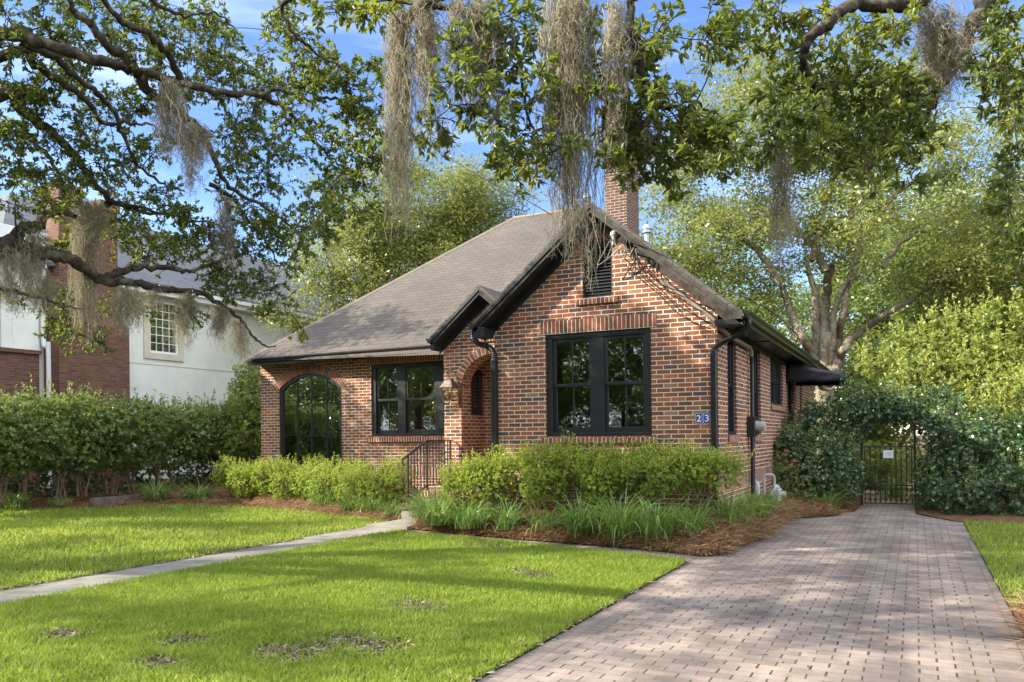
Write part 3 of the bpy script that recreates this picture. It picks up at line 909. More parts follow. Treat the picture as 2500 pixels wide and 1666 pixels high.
# --- windows
def window(T, h0, h1, z0, z1, units, name='window', muntins=1, meet=None, proud=0.0):
    """T maps (h, depth inward, z). units: list of (h0, h1) glazed openings; each is a double-hung pair of sashes"""
    zb = z0 + 0.05
    f = MB(T)
    hs_ = [h0] + [x for u in units for x in u] + [h1]
    d0 = 0.035
    f.box(h0, h1, d0, 0.14, z1 - 0.075, z1)                      # head
    f.box(h0, h1, d0 - 0.02, 0.16, z0, zb)                        # sill board
    for i in range(0, len(hs_), 2):
        f.box(hs_[i], hs_[i + 1], d0 + (0.012 if 0 < i < len(hs_) - 2 else 0), 0.14, zb, z1 - 0.075)
    f.box(h0 + 0.02, h1 - 0.02, d0 - 0.012, d0, z1 - 0.05, z1 - 0.028)
    w = f.build(name, M['black'], house, bevel=0.004)
    mid = meet if meet else (zb + z1 - 0.075) / 2 - 0.01
    for (a, b_) in units:
        for k, (za, zb_, dep) in enumerate(((mid - 0.02, z1 - 0.075, 0.065), (zb, mid + 0.02, 0.10))):
            s = MB(T); st = 0.05; bot = 0.045 if k == 0 else 0.085; top = 0.045
            s.box(a, a + st, dep, dep + 0.035, za, zb_); s.box(b_ - st, b_, dep, dep + 0.035, za, zb_)
            s.box(a + st, b_ - st, dep, dep + 0.035, za, za + bot); s.box(a + st, b_ - st, dep, dep + 0.035, zb_ - top, zb_)
            for q in range(muntins):
                hm = a + (b_ - a) * (q + 1) / (muntins + 1)
                s.box(hm - 0.009, hm + 0.009, dep + 0.006, dep + 0.03, za + bot, zb_ - top)
            sa = s.build('sash', M['black'], w, bevel=0.003)
            g = MB(T); g.box(a + st * 0.5, b_ - st * 0.5, dep + 0.016, dep + 0.020, za + bot * 0.5, zb_ - top * 0.5)
            g.build('pane', M['glass'], w)
    return w

TY = lambda y: (lambda h, d, z: (h, y + d, z))
TXr = lambda x: (lambda h, d, z: (x - d, h, z))
window(TY(YG), -5.198, -3.489, 1.472, 3.068, [(-5.10, -4.445), (-4.245, -3.585)], meet=2.265)
window(TY(YL), -11.053, -8.432, 1.522, 3.148, [(-10.95, -10.345), (-10.15, -9.36), (-9.165, -8.53)], meet=2.33)
window(TXr(XS), 12.202, 12.868, 1.472, 3.028, [(12.27, 12.80)], muntins=1, meet=2.24)
window(TXr(XS), 14.362, 15.058, 1.472, 3.028, [(14.43, 14.99)], muntins=1, meet=2.24)
window(TXr(XS), 16.182, 17.798, 2.062, 3.028, [(16.25, 16.93), (17.03, 17.72)], muntins=0, meet=2.55)
window(TXr(XS), 20.572, 21.048, 1.552, 3.028, [(20.63, 20.99)], muntins=0, meet=2.3)
# slim window in the porch
f = MB(TXr(-7.845)); f.box(13.842, 14.268, -0.02, 0.05, 2.71, 2.808); f.box(13.842, 14.268, -0.02, 0.05, 1.922, 2.02)
f.box(13.842, 13.91, -0.02, 0.05, 2.02, 2.71); f.box(14.20, 14.268, -0.02, 0.05, 2.02, 2.71); f.box(13.91, 14.20, 0.0, 0.03, 2.36, 2.375)
w = f.build('window', M['black'], house, bevel=0.004)
f = MB(TXr(-7.845)); f.box(13.91, 14.20, 0.02, 0.024, 2.02, 2.71); f.build('pane', M['glass'], w)
# side door and front door
f = MB(TXr(XS)); f.box(18.502, 18.58, 0.04, 0.16, 0.5, 2.748); f.box(19.37, 19.448, 0.04, 0.16, 0.5, 2.748); f.box(18.58, 19.37, 0.04, 0.16, 2.66, 2.748)
f.box(18.58, 19.37, 0.09, 0.13, 0.5, 2.66)
d = f.build('door', M['black'], house, bevel=0.004)
f = MB(TXr(XS)); f.box(18.72, 19.23, 0.084, 0.088, 1.5, 2.5); f.build('pane', M['glass'], d)
f = MB(); f.box(-7.098, -6.202, 14.42, 14.47, 0.5, 2.618); f.box(-6.98, -6.70, 14.405, 14.42, 0.65, 1.4); f.box(-6.60, -6.32, 14.405, 14.42, 0.65, 1.4); f.box(-6.98, -6.70, 14.405, 14.42, 1.55, 2.45); f.box(-6.60, -6.32, 14.405, 14.42, 1.55, 2.45)
d = f.build('door', M['black'], house, bevel=0.006)
f = MB(); f.lathe([(0.001, 0), (0.03, 0.005), (0.032, 0.04), (0.015, 0.06), (0.001, 0.062)], 12, (-7.02, 14.38, 1.5)); f.build('handle', M['copper'], d)

# the big arched window: steel frame 4 wide, 3 high
def arch_band(b, arc, R0, R1, y0, y1, n=28):
    c, zc, R, a0 = arc
    A = np.linspace(-a0, a0, n + 1)
    P = lambda a, q, yy: (c + q * math.sin(a), yy, zc + q * math.cos(a))
    for i in range(n):
        b.hexa([P(A[i], R0, y0), P(A[i + 1], R0, y0), P(A[i + 1], R1, y0), P(A[i], R1, y0)], [P(A[i], R0, y1), P(A[i + 1], R0, y1), P(A[i + 1], R1, y1), P(A[i], R1, y1)])
f = MB()
Ra = aw_arc[2]
arch_band(f, aw_arc, Ra - 0.075, Ra - 0.002, YL + 0.03, YL + 0.12)
f.box(-13.798, -13.715, YL + 0.03, YL + 0.12, 0.862, 2.655); f.box(-11.985, -11.902, YL + 0.03, YL + 0.12, 0.862, 2.655); f.box(-13.715, -11.985, YL + 0.03, YL + 0.12, 0.862, 0.93)
w = f.build('arched_window', M['black'], house)
topz = lambda x: aw_arc[1] + math.sqrt(max(0.01, (Ra - 0.05) ** 2 - (x - aw_arc[0]) ** 2))
f = MB()
for x in (-13.28, -12.845, -12.39): f.box(x - 0.012, x + 0.012, YL + 0.055, YL + 0.085, 0.93, topz(x))
for z in (1.56, 2.265): f.box(-13.715, -11.985, YL + 0.05, YL + 0.08, z - 0.011, z + 0.011)
f.build('glazing_bars', M['black'], w)
gp, _ = arched(-13.75, -11.95, 0.9, 2.66, 0.33, 22)
wall_mesh('pane', gp, [], FY(YL + 0.072), (0, 0.004, 0), M['glass'], w)

# attic vents: slats behind the arched openings
def attic_vent(pts, arc, y, h0, h1, z0):
    c, zc, R, a0 = arc
    f = MB()
    arch_band(f, arc, R - 0.03, R - 0.001, y + 0.035, y + 0.10, 18)
    f.box(h0 + 0.001, h0 + 0.03, y + 0.035, y + 0.10, z0 + 0.002, zc); f.box(h1 - 0.03, h1 - 0.001, y + 0.035, y + 0.10, z0 + 0.002, zc)
    f.box(h0 + 0.03, h1 - 0.03, y + 0.035, y + 0.10, z0 + 0.002, z0 + 0.03)
    v = f.build('attic_vent', M['black'], house)
    s = MB(); z = z0 + 0.05
    while z < zc + R - 0.05:
        w_ = (h1 - h0) / 2 - 0.03 if z < zc else math.sqrt(max(0.0, (R - 0.03) ** 2 - (z - zc) ** 2))
        if w_ > 0.03:
            s.hexa([(c - w_, y + 0.05, z), (c + w_, y + 0.05, z), (c + w_, y + 0.10, z + 0.045), (c - w_, y + 0.10, z + 0.045)],
                   [(c - w_, y + 0.05, z + 0.012), (c + w_, y + 0.05, z + 0.012), (c + w_, y + 0.10, z + 0.057), (c - w_, y + 0.10, z + 0.057)])
        z += 0.05
    s.build('slats', M['black'], v)
    wall_mesh('backing', pts, [], FY(y + 0.13), (0, 0.004, 0), M['black'], v)
attic_vent(vent_pts, vent_arc, YG, -4.56, -4.08, 3.59)
attic_vent(niche_pts, niche_arc, YP, -7.505, -6.995, 3.38)

# --- roofs
def roof(polys, name='roof', th=0.05):
    b = MB()
    for p in polys:
        b.hexa([(x, y, z - th) for x, y, z in p], p)
    return b.build(name, M['shingle'], house)
RL, RR = (-9.42, 19.02, 7.262), (-7.2, 19.02, 7.262)
main_roof = roof([[(-14.45, 14.48, 3.403), (-2.08, 14.10, 3.08), (-2.6, 14.55, 3.463), RR, RL],
      [(-14.45, 23.56, 3.403), (-14.45, 14.48, 3.403), RL],
      [(-2.08, 14.05, 3.12), (-2.08, 23.9, 3.12), RR],
      [(-2.08, 23.9, 3.12), (-14.45, 23.56, 3.403), RL, RR]])
gz = lambda x: 4.965 - 0.83 * abs(x + 4.296)
roof([[(-2.08, 11.18, gz(-2.08)), (-2.08, 16.3, gz(-2.08)), (-4.296, 16.3, 4.965), (-4.296, 11.18, 4.965)],
      [(-4.296, 11.18, 4.965), (-4.296, 16.3, 4.965), (-6.30, 15.0, gz(-6.30)), (-6.30, 11.18, gz(-6.30))]])
pz = lambda x: 4.305 - 0.84 * abs(x + 7.24)
roof([[(-7.24, 13.08, 4.305), (-7.24, 15.54, 4.305), (-8.32, 14.5, pz(-8.32)), (-8.32, 13.08, pz(-8.32))],
      [(-6.14, 13.08, pz(-6.14)), (-6.14, 14.9, pz(-6.14)), (-7.24, 15.54, 4.305), (-7.24, 13.08, 4.305)]])
def cap(a, b_, r=0.09):
    m = MB(); m.tube([a, b_], r, 6); m.build('ridge_cap', M['ridge_cap'], main_roof)
lift = lambda p, d=-0.03: (p[0], p[1], p[2] + d)
cap(lift((-14.45, 14.48, 3.403)), lift(RL), 0.065); cap(lift(RL), lift(RR), 0.065)
# chimney and roof vents
b = MB(); b.box(-6.52, -5.98, 18.0, 18.9, 5.6, 9.15); ch = b.build('chimney', M['brick_chimney'], house)
b = MB(); b.box(-6.58, -5.92, 17.94, 18.96, 9.15, 9.27); b.build('chimney_cap', M['brick_chimney'], ch)
def roof_vent(x, y, z0, z1, r):
    b = MB(); b.lathe([(r, z0), (r, z1 - 0.2), (r * 1.9, z1 - 0.19), (r * 1.9, z1 - 0.15), (r * 1.5, z1 - 0.14), (r * 1.5, z1 - 0.12), (r * 1.9, z1 - 0.11), (r * 1.9, z1 - 0.07), (r * 1.4, z1 - 0.02), (r * .4, z1)], 14, (x, y, 0))
    b.build('roof_vent', M['zinc'], house, smooth=True)
p = PD(1579, 548, 17.5); roof_vent(p[0], p[1], p[2] - 1.2, p[2], 0.055)
p = PD(1433, 474, 19.5); roof_vent(p[0], p[1], p[2] - 1.2, p[2], 0.055)

# --- eaves, rakes, gutters, downspouts
def rake(xa, za, xp, zp, y0, y1, dz0, dz1, name='rake_board', mat='black'):
    """board following a slope from (xa,za) to the peak (xp,zp) between depths y0..y1 and vertical offsets"""
    b = MB()
    b.hexa([(xa, y0, za + dz0), (xp, y0, zp + dz0), (xp, y1, zp + dz0), (xa, y1, za + dz0)], [(xa, y0, za + dz1), (xp, y0, zp + dz1), (xp, y1, zp + dz1), (xa, y1, za + dz1)])
    return b.build(name, M[mat], house)
def rakes(xl, xr, xp, f, yf, yw):
    for xa in (xl, xr):
        mt = 'black' if xa < xp else 'weathered_sunlit'  # right-hand boards: weathered, with the sun they catch put into the lighter colour
        xq = xp
        rake(xa, f(xa), xq, f(xq), yf + 0.02, yf + 0.045, -0.175, -0.052, 'rake_board', mt)
        rake(xa, f(xa), xq, f(xq), yf + 0.0, yf + 0.0195, -0.105, -0.052, 'rake_moulding', mt)
        rake(xa, f(xa), xq, f(xq), yf + 0.046, yw - 0.002, -0.175, -0.155, 'soffit', mt)
        rake(xa, f(xa), xq, f(xq), yw - 0.03, yw - 0.003, -0.30, -0.176, 'frieze_board', mt)
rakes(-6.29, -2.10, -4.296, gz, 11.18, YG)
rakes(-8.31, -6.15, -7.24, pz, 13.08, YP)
for (x0, x1, y0, y1, z0, z1) in ((-6.29, -6.102, 11.2, 11.53, 3.06, 3.22), (-2.48, -2.12, 11.2, 11.53, 2.98, 3.06)):
    b = MB(); b.box(x0, x1, y0, y1, z0, z1); b.build('eave_return', M['black'], house, bevel=0.006)
b = MB(); b.box(-8.31, -8.24, 13.1, 13.43, 3.15, 3.30); b.build('eave_return', M['black'], house)
b = MB(); b.box(-14.43, -8.24, 14.53, 14.895, 3.305, 3.325); b.box(-14.41, -8.24, 14.50, 14.53, 3.25, 3.395); b.build('soffit', M['black'], house)
b = MB(); b.box(XS + 0.003, -2.13, 11.56, 23.8, 3.055, 3.075); b.box(-2.13, -2.10, 11.2, 23.8, 3.0, 3.095); b.box(XS + 0.003, XS + 0.03, 11.56, 23.7, 2.96, 3.054); b.build('soffit', M['black'], house)
def gutter(a, b_, out, w=0.11, h=0.10):
    """K-profile trough from a to b_, front towards the unit vector 'out'"""
    a = np.array(a, float); b_ = np.array(b_, float); o = np.array(out, float); up = np.array((0, 0, 1.0))
    prof = [(0, 0), (0.65 * w, 0), (0.78 * w, 0.4 * h), (w, 0.72 * h), (w, h), (w - 0.012, h), (w - 0.012, 0.75 * h), (0.72 * w, 0.43 * h), (0.6 * w, 0.012), (0.012, 0.012), (0.012, h), (0, h)]
    m = MB()
    n = len(prof)
    ra = [tuple(a + o * p + up * q) for p, q in prof]; rb = [tuple(b_ + o * p + up * q) for p, q in prof]
    m.add(ra + rb, [(i, (i + 1) % n, n + (i + 1) % n, n + i) for i in range(n)])
    for r_ in (ra, rb):                       # closed end
        k = [r_[i] for i in (0, 1, 2, 3, 4, 11)]
        m.add(k, [tuple(range(6))])
    return m.build('gutter', M['black_metal'], house)
gutter((-14.2, 14.50, 3.315), (-8.29, 14.50, 3.335), (0, -1, 0))
gutter((-2.10, 11.22, 3.06), (-2.10, 23.7, 3.06), (1, 0, 0), 0.10, 0.10)
gutter((-6.30, 11.2, 3.20), (-6.30, 13.0, 3.20), (-1, 0, 0))
gutter((-8.32, 13.1, 3.29), (-8.32, 14.35, 3.29), (-1, 0, 0), 0.09, 0.09)
def downspout(pts, top_loops=None, mat='black_metal'):
    m = MB(); m.tube(pts, 0.043, 8)
    o = m.build('downspout', M[mat], house, smooth=True)
    return o
# flexible corrugated elbow on the left of the gable, then a straight box pipe
el = smooth_path([(-6.36, 11.32, 3.20), (-6.37, 11.32, 3.08), (-6.30, 11.38, 2.98), (-6.17, 11.47, 2.93), (-6.09, 11.495, 2.84), (-6.085, 11.495, 2.70)], 12)
m = MB(); m.tube(el, [0.046 + 0.007 * math.sin(i * 2.1) for i in range(len(el))], 12)
ds = MB(); ds.box(-6.13, -6.035, 11.45, 11.546, 0.12, 2.72); dso = ds.build('downspout', M['black_metal'], house, bevel=0.012)
m.build('flexible_elbow', M['black_metal'], dso, smooth=True)
ds = MB(); ds.box(-6.14, -6.025, 11.44, 11.548, 2.52, 2.545); ds.build('strap', M['black_metal'], dso)
# right corner
ds = MB(); ds.box(-2.60, -2.515, 11.455, 11.546, 0.1, 2.68); dso = ds.build('downspout', M['black_metal'], house, bevel=0.012)
m = MB(); m.tube(smooth_path([(-2.05, 11.34, 3.07), (-2.06, 11.36, 2.96), (-2.22, 11.42, 2.86), (-2.45, 11.49, 2.77), (-2.555, 11.50, 2.68), (-2.557, 11.50, 2.6)], 8), 0.042, 10)
m.build('elbow', M['black_metal'], dso, smooth=True)
# service conduit: under the right rake, along the side wall, down to the meter box
m = MB()
m.tube([(-3.3, 11.49, gz(-3.3) - 0.40), (-2.60, 11.46, gz(-2.60) - 0.40)], 0.03, 10)
m.tube(smooth_path([(-2.60, 11.46, gz(-2.60) - 0.40), (-2.49, 11.44, 3.04), (-2.44, 11.52, 2.96), (-2.44, 12.2, 2.92), (-2.44, 13.4, 2.91), (-2.44, 13.70, 2.89), (-2.44, 13.78, 2.78)], 6), 0.033, 10)
cd = m.build('conduit', M['conduit'], house, smooth=True)
m = MB()
m.tube(smooth_path([(-2.44, 13.78, 2.78), (-2.44, 13.82, 2.6), (-2.44, 13.82, 1.75)], 6), 0.034, 10)
m.tube([(-2.44, 13.82, 1.45), (-2.44, 13.82, 0.15)], 0.038, 10)
m.build('riser_pipe', M['black_metal'], cd, smooth=True)
# weatherhead, insulators and tangled drops at the peak
m = MB()
m.lathe([(0.03, -0.12), (0.035, 0.0), (0.06, 0.03), (0.055, 0.07), (0.02, 0.10)], 12, (-3.98, 11.36, 4.42))
m.build('weatherhead', M['meter_grey'], cd, smooth=True)
wr = np.random.default_rng(5)
m = MB()
pk = np.array((-4.0, 11.33, 4.36))
for k in range(5):
    q = [pk + wr.normal(0, 0.03, 3), pk + np.array((-0.12 + 0.08 * k, -0.03, -0.16 - 0.03 * k)), pk + np.array((-0.22 + 0.14 * k, -0.02, -0.34 + 0.05 * k)), pk + np.array((0.02 + 0.08 * k, -0.04, -0.22 + 0.07 * k)), pk + np.array((0.16 + 0.06 * k, 0.0, -0.12 - 0.08 * k))]
    m.tube(smooth_path(q, 7), 0.006, 6)
m.build('service_loop', M['wire_grey'], cd)
m = MB()
for k in range(4):
    x0 = -3.85 + 0.1 * wr.random(); L_ = 0.7 + 0.75 * wr.random()
    q = [(x0 + L_ * t, 11.30 + 0.05 * wr.random() + 0.1 * (k % 2), gz(x0 + L_ * t) - 0.30 - 0.09 * (k % 4) - 0.13 * math.sin(math.pi * t) * (0.4 + wr.random())) for t in np.linspace(0, 1, 6)]
    m.tube(smooth_path(q, 5), 0.0075, 5)
m.build('slack_cable', M['cable'], cd)
# porch floor, ceiling
b = MB(); b.box(-7.842, -6.104, 13.452, 14.358, 0.35, 0.50); b.build('porch_floor', M['brick'], house)
b = MB(); b.box(-7.842, -6.104, 13.807, 14.358, 3.20, 3.25); b.build('porch_ceiling', M['white'], house)

# rooms behind the front windows
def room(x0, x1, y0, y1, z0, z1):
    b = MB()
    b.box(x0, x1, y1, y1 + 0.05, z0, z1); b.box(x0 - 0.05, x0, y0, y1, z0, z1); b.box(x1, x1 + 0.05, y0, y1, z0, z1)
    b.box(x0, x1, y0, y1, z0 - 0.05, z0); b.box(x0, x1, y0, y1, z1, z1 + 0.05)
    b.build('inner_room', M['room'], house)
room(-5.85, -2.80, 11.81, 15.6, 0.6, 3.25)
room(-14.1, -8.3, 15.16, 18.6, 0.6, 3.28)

# things seen through the glass
t = empty('pendant_lamp', (-3.72, 12.6, 2.0), "amber drum pendant lamp seen through the right half of the gable window", "lamp")
b = MB(); b.lathe([(0.02, 2.42), (0.30, 2.38), (0.34, 2.25), (0.30, 2.10), (0.10, 2.05)], 24, (-3.72, 12.7, 0)); b.build('lamp_shade', M['amber'], t, smooth=True)
b = MB(); b.tube([(-3.72, 12.7, 2.40), (-3.72, 12.7, 3.24)], 0.008, 6); b.build('cord', M['cable'], t)
t = empty('table_lamp', (-12.25, 15.8, 1.2), "lamp with pale cone shade behind the big arched window", "lamp")
b = MB(); b.lathe([(0.17, 1.72), (0.05, 2.10), (0.045, 2.11)], 20, (-12.28, 15.55, 0)); b.build('lamp_shade', M['lampshade'], t, smooth=True)
b = MB(); b.lathe([(0.09, 1.30), (0.09, 1.32), (0.02, 1.36), (0.05, 1.5), (0.02, 1.62), (0.012, 1.72)], 14, (-12.28, 15.55, 0)); b.build('stem', M['copper'], t, smooth=True)
t = empty('side_table', (-12.5, 15.6, 0.6), "low table under the cone lamp behind the arched window", "table")
b = MB(); b.box(-13.1, -12.05, 15.3, 15.8, 1.26, 1.30); b.build('table_top', M['bark_brown'], t, bevel=0.005)
for x in (-13.05, -12.10):
    for y in (15.34, 15.76):
        b = MB(); b.box(x - 0.02, x + 0.02, y - 0.02, y + 0.02, 0.6, 1.26); b.build('leg', M['bark_brown'], t)
t = empty('wing_chair', (-4.75, 12.6, 0.6), "pale high-backed armchair inside the left half of the gable window", "armchair")
b = MB(); b.hexa([(-5.0, 12.75, 1.0), (-4.4, 12.75, 1.0), (-4.4, 12.9, 1.0), (-5.0, 12.9, 1.0)], [(-4.92, 12.95, 2.0), (-4.48, 12.95, 2.0), (-4.48, 13.08, 2.0), (-4.92, 13.08, 2.0)]); b.build('backrest', M['upholstery'], t, bevel=0.05)
b = MB(); b.box(-5.0, -4.4, 12.25, 12.80, 0.9, 1.06); b.build('seat', M['upholstery'], t, bevel=0.04)
for x in (-5.07, -4.42):
    b = MB(); b.box(x, x + 0.09, 12.25, 12.95, 0.9, 1.4); b.build('arm', M['upholstery'], t, bevel=0.03)
for x in (-4.96, -4.46):
    for y in (12.3, 12.82):
        b = MB(); b.box(x - 0.02, x + 0.02, y - 0.02, y + 0.02, 0.6, 0.9); b.build('leg', M['bark_brown'], t)

# ------------------------------------------------------------------ things at the house
# entry steps
t = empty('entry_steps', (-7.2, 12.4, 0), "brick landing and steps below the arched porch", "steps")
b = MB(); b.box(-8.12, -6.105, 12.45, 13.444, 0.0, 0.50); b.build('landing', M['brick'], t)
b = MB(); b.box(-8.12, -6.105, 12.432, 12.448, 0.39, 0.505); b.build('nosing', M['brick_soldier'], t, swap=True, origin=(-8.12, 0, 0.39 - .05))
b = MB(); b.box(-8.12, -6.4, 12.10, 12.445, 0.0, 0.335); b.build('step', M['brick'], t)
b = MB(); b.box(-8.12, -6.4, 11.79, 12.098, 0.0, 0.175); b.build('step', M['concrete'], t)
# railing
t = empty('railing', (-8.0, 12.5, 0.3), "black iron handrail beside the brick steps", "railing")
XR = -8.03
P3 = lambda y, z: (XR, y, z)
b = MB()
b.box(XR - 0.02, XR + 0.02, 12.49, 13.42, 1.405, 1.425)
b.hexa([(XR - 0.02, 11.70, 1.085), (XR + 0.02, 11.70, 1.085), (XR + 0.02, 12.49, 1.405), (XR - 0.02, 12.49, 1.405)], [(XR - 0.02, 11.70, 1.105), (XR + 0.02, 11.70, 1.105), (XR + 0.02, 12.49, 1.425), (XR - 0.02, 12.49, 1.425)])
b.tube(smooth_path([P3(11.71, 1.09), P3(11.70, 1.05), P3(11.74, 1.0), P3(11.80, 0.99)], 5), 0.011, 6)
b.build('handrail', M['iron'], t)
b = MB(); b.hexa([(XR - 0.01, 11.86, 0.33), (XR + 0.01, 11.86, 0.33), (XR + 0.01, 12.49, 0.585), (XR - 0.01, 12.49, 0.585)], [(XR - 0.01, 11.86, 0.352), (XR + 0.01, 11.86, 0.352), (XR + 0.01, 12.49, 0.607), (XR - 0.01, 12.49, 0.607)])
b.box(XR - 0.01, XR + 0.01, 12.50, 13.34, 0.585, 0.607); b.build('bottom_rail', M['iron'], t)
for y, za, zb in ((11.87, 0.1, 1.155), (12.50, 0.5, 1.405), (13.33, 0.5, 1.405)):
    b = MB(); b.box(XR - 0.016, XR + 0.016, y - 0.016, y + 0.016, za, zb); b.build('post', M['iron'], t)
for i in range(5):
    y = 11.975 + 0.105 * i
    s = (y - 11.70) / 0.79
    b = MB(); b.box(XR - 0.008, XR + 0.008, y - 0.008, y + 0.008, 0.34 + 0.405 * (y - 11.86), 1.09 + 0.32 * s); b.build('baluster', M['iron'], t)
for i in range(7):
    y = 12.60 + 0.105 * i
    b = MB(); b.box(XR - 0.008, XR + 0.008, y - 0.008, y + 0.008, 0.60, 1.406); b.build('baluster', M['iron'], t)

# copper wall lantern left of the arch
lx, ly = -7.955, 13.20
t = empty('wall_lantern', (lx, ly, 2.0), "copper gas lantern with glass sides on the brick wall left of the porch arch", "lantern")
def ring4(r, z): return [(lx - r, ly - r, z), (lx + r, ly - r, z), (lx + r, ly + r, z), (lx - r, ly + r, z)]
b = MB(); b.hexa(ring4(0.148, 2.42), ring4(0.15, 2.43)); b.hexa(ring4(0.138, 2.431), ring4(0.055, 2.58)); b.hexa(ring4(0.06, 2.581), ring4(0.045, 2.60)); b.build('lantern_roof', M['copper_dark'], t)
b = MB()
for sx in (-1, 1):
    for sy in (-1, 1):
        b.tube([(lx + sx * 0.085, ly + sy * 0.085, 2.18), (lx + sx * 0.130, ly + sy * 0.130, 2.42)], 0.009, 6)
b.hexa(ring4(0.095, 2.165), ring4(0.095, 2.185)); b.build('lantern_frame', M['copper'], t)
b = MB(); b.hexa(ring4(0.086, 2.186), ring4(0.126, 2.418)); b.build('lantern_glass', M['lamp_glass'], t)
b = MB(); b.tube([(lx, ly, 2.186), (lx, ly, 2.33)], 0.018, 8); b.build('burner', M['copper'], t)
b = MB(); b.tube(smooth_path([(lx, ly, 2.60), (lx, ly, 2.66), (lx - 0.04, ly, 2.70), (lx, ly - 0.02, 2.75), (lx + 0.06, ly + 0.06, 2.74), (lx + 0.09, ly + 0.15, 2.62), (lx + 0.09, ly + 0.24, 2.46)], 6), 0.010, 7)
b.tube(smooth_path([(lx, ly, 2.165), (lx - 0.02, ly, 2.09), (lx + 0.02, ly, 2.03), (lx + 0.08, ly + 0.03, 2.05), (lx + 0.09, ly + 0.12, 2.10), (lx + 0.09, ly + 0.24, 2.14)], 6), 0.010, 7)
b.box(lx + 0.05, lx + 0.13, ly + 0.225, ly + 0.247, 2.05, 2.5); b.build('bracket', M['copper'], t, smooth=True)

# house number tiles
def digit_mesh(ch, w, h):
    cu = bpy.data.curves.new('digit', 'FONT'); cu.body = ch; cu.size = 1.0; cu.extrude = 0.0; cu.offset = 0.012
    o = bpy.data.objects.new('digit_tmp', cu); C.objects.link(o)
    dg = bpy.context.evaluated_depsgraph_get()
    me = bpy.data.meshes.new_from_object(o.evaluated_get(dg))
    bpy.data.objects.remove(o); bpy.data.curves.remove(cu)
    co = np.array([v.co[:] for v in me.vertices])
    mn, mx = co.min(0), co.max(0)
    co = (co - (mn + mx) / 2) / np.maximum(mx - mn, 1e-6) * np.array((w, h, 0))
    faces = [tuple(p.vertices) for p in me.polygons]
    bpy.data.meshes.remove(me)
    return co, faces
for ch, x in (('2', -2.785), ('3', -2.672)):
    t = empty('house_number', (x, YG - 0.01, 1.71), "blue enamel tile with a white numeral %s on the gable wall by the corner downspout" % ch, "number tile", "two house number tiles")
    b = MB(); b.box(x - 0.053, x + 0.053, YG - 0.012, YG - 0.001, 1.632, 1.790); b.build('tile', M['blue_enamel'], t, bevel=0.002)
    b = MB()
    for (a0, a1, c0, c1) in ((-0.047, 0.047, 0.070, 0.074), (-0.047, 0.047, -0.074, -0.070), (-0.047, -0.043, -0.07, 0.07), (0.043, 0.047, -0.07, 0.07)):
        b.box(x + a0, x + a1, YG - 0.0135, YG - 0.0118, 1.711 + c0, 1.711 + c1)
    b.build('border_line', M['enamel_white'], t)
    co, fs = digit_mesh(ch, 0.058, 0.098)
    b = MB(); b.add([(x + p[0], YG - 0.0145, 1.711 + p[1]) for p in co], fs); b.build('numeral', M['enamel_white'], t, fixn=False)

# awning over the side door
t = empty('awning', (XS, 19.0, 2.4), "black canvas awning over the side door", "awning")
ya, yb, xo = 18.22, 19.75, -1.36
def aw_pt(yv, s):   # s 0 at the wall, 1 at the front bar
    sag = 0.035 * math.sin(s * math.pi) * (0.6 + 0.4 * math.sin(yv * 9)) + 0.012 * math.sin(yv * 17 + s * 5)
    return (XS + 0.02 + (xo - XS) * s, yv, 3.03 - 0.27 * s - sag)
nu, nv = 30, 14
vs = [aw_pt(ya + (yb - ya) * i / nu, j / nv) for j in range(nv + 1) for i in range(nu + 1)]
fs = [(j * (nu + 1) + i, j * (nu + 1) + i + 1, (j + 1) * (nu + 1) + i + 1, (j + 1) * (nu + 1) + i) for j in range(nv) for i in range(nu)]
b = MB(); b.add(vs, fs)
k = len(vs)
for yy in (ya, yb):                                           # triangular sides, gently rippled
    side = []
    for j in range(nv + 1):
        p = aw_pt(yy, j / nv)
        for q in range(5):
            z = p[2] + (2.60 - 0.03 * j / nv - p[2]) * q / 4
            side.append((p[0], yy + (0.02 * math.sin(j * 1.1 + q * 1.7)) * (q / 4) * (1 if 0 < j < nv else 0), z))
    b.add(side, [(j * 5 + q, j * 5 + q + 1, (j + 1) * 5 + q + 1, (j + 1) * 5 + q) for j in range(nv) for q in range(4)])
b.add([(xo, ya, 2.76), (xo, yb, 2.76), (xo + 0.012, yb, 2.56), (xo + 0.012, ya, 2.56)], [(0, 1, 2, 3)])
o = b.build('canopy', M['canvas'], t, smooth=True, fixn=False)
so = o.modifiers.new('cloth', 'SOLIDIFY'); so.thickness = 0.004
b = MB(); b.tube([(XS + 0.01, ya + 0.03, 2.63), (xo - 0.02, ya + 0.03, 2.60), (xo - 0.02, yb - 0.03, 2.60), (XS + 0.01, yb - 0.03, 2.63)], 0.014, 6); b.build('frame', M['black_metal'], t)

# electric meter, telephone box, gas meter
t = empty('electric_meter', (-2.42, 13.82, 1.6), "black meter box with round glass meter on the side wall", "meter")
b = MB(); b.box(XS + 0.001, XS + 0.13, 13.68, 13.96, 1.44, 1.77); b.build('box', M['black_metal'], t, bevel=0.008)
b = MB(TXr(0)); b2 = MB()
for (r, x0, x1) in ((0.085, 0.131, 0.17), (0.078, 0.17, 0.26), (0.06, 0.26, 0.275)):
    n = 18
    ra = [(XS + x0, 13.82 + r * math.cos(2 * math.pi * i / n), 1.615 + r * math.sin(2 * math.pi * i / n)) for i in range(n)]
    rb = [(XS + x1, y, z) for _, y, z in ra]
    b2.hexa(ra, rb)
b2.build('meter', M['meter_grey'], t, smooth=True)
t = empty('utility_box', (-2.4, 12.75, 0.3), "small grey telephone box low on the side wall by the conduit", "utility box")
b = MB(); b.box(XS + 0.001, XS + 0.10, 14.05, 14.27, 0.36, 0.66); b.build('box', M['grey_paint'], t, bevel=0.012)
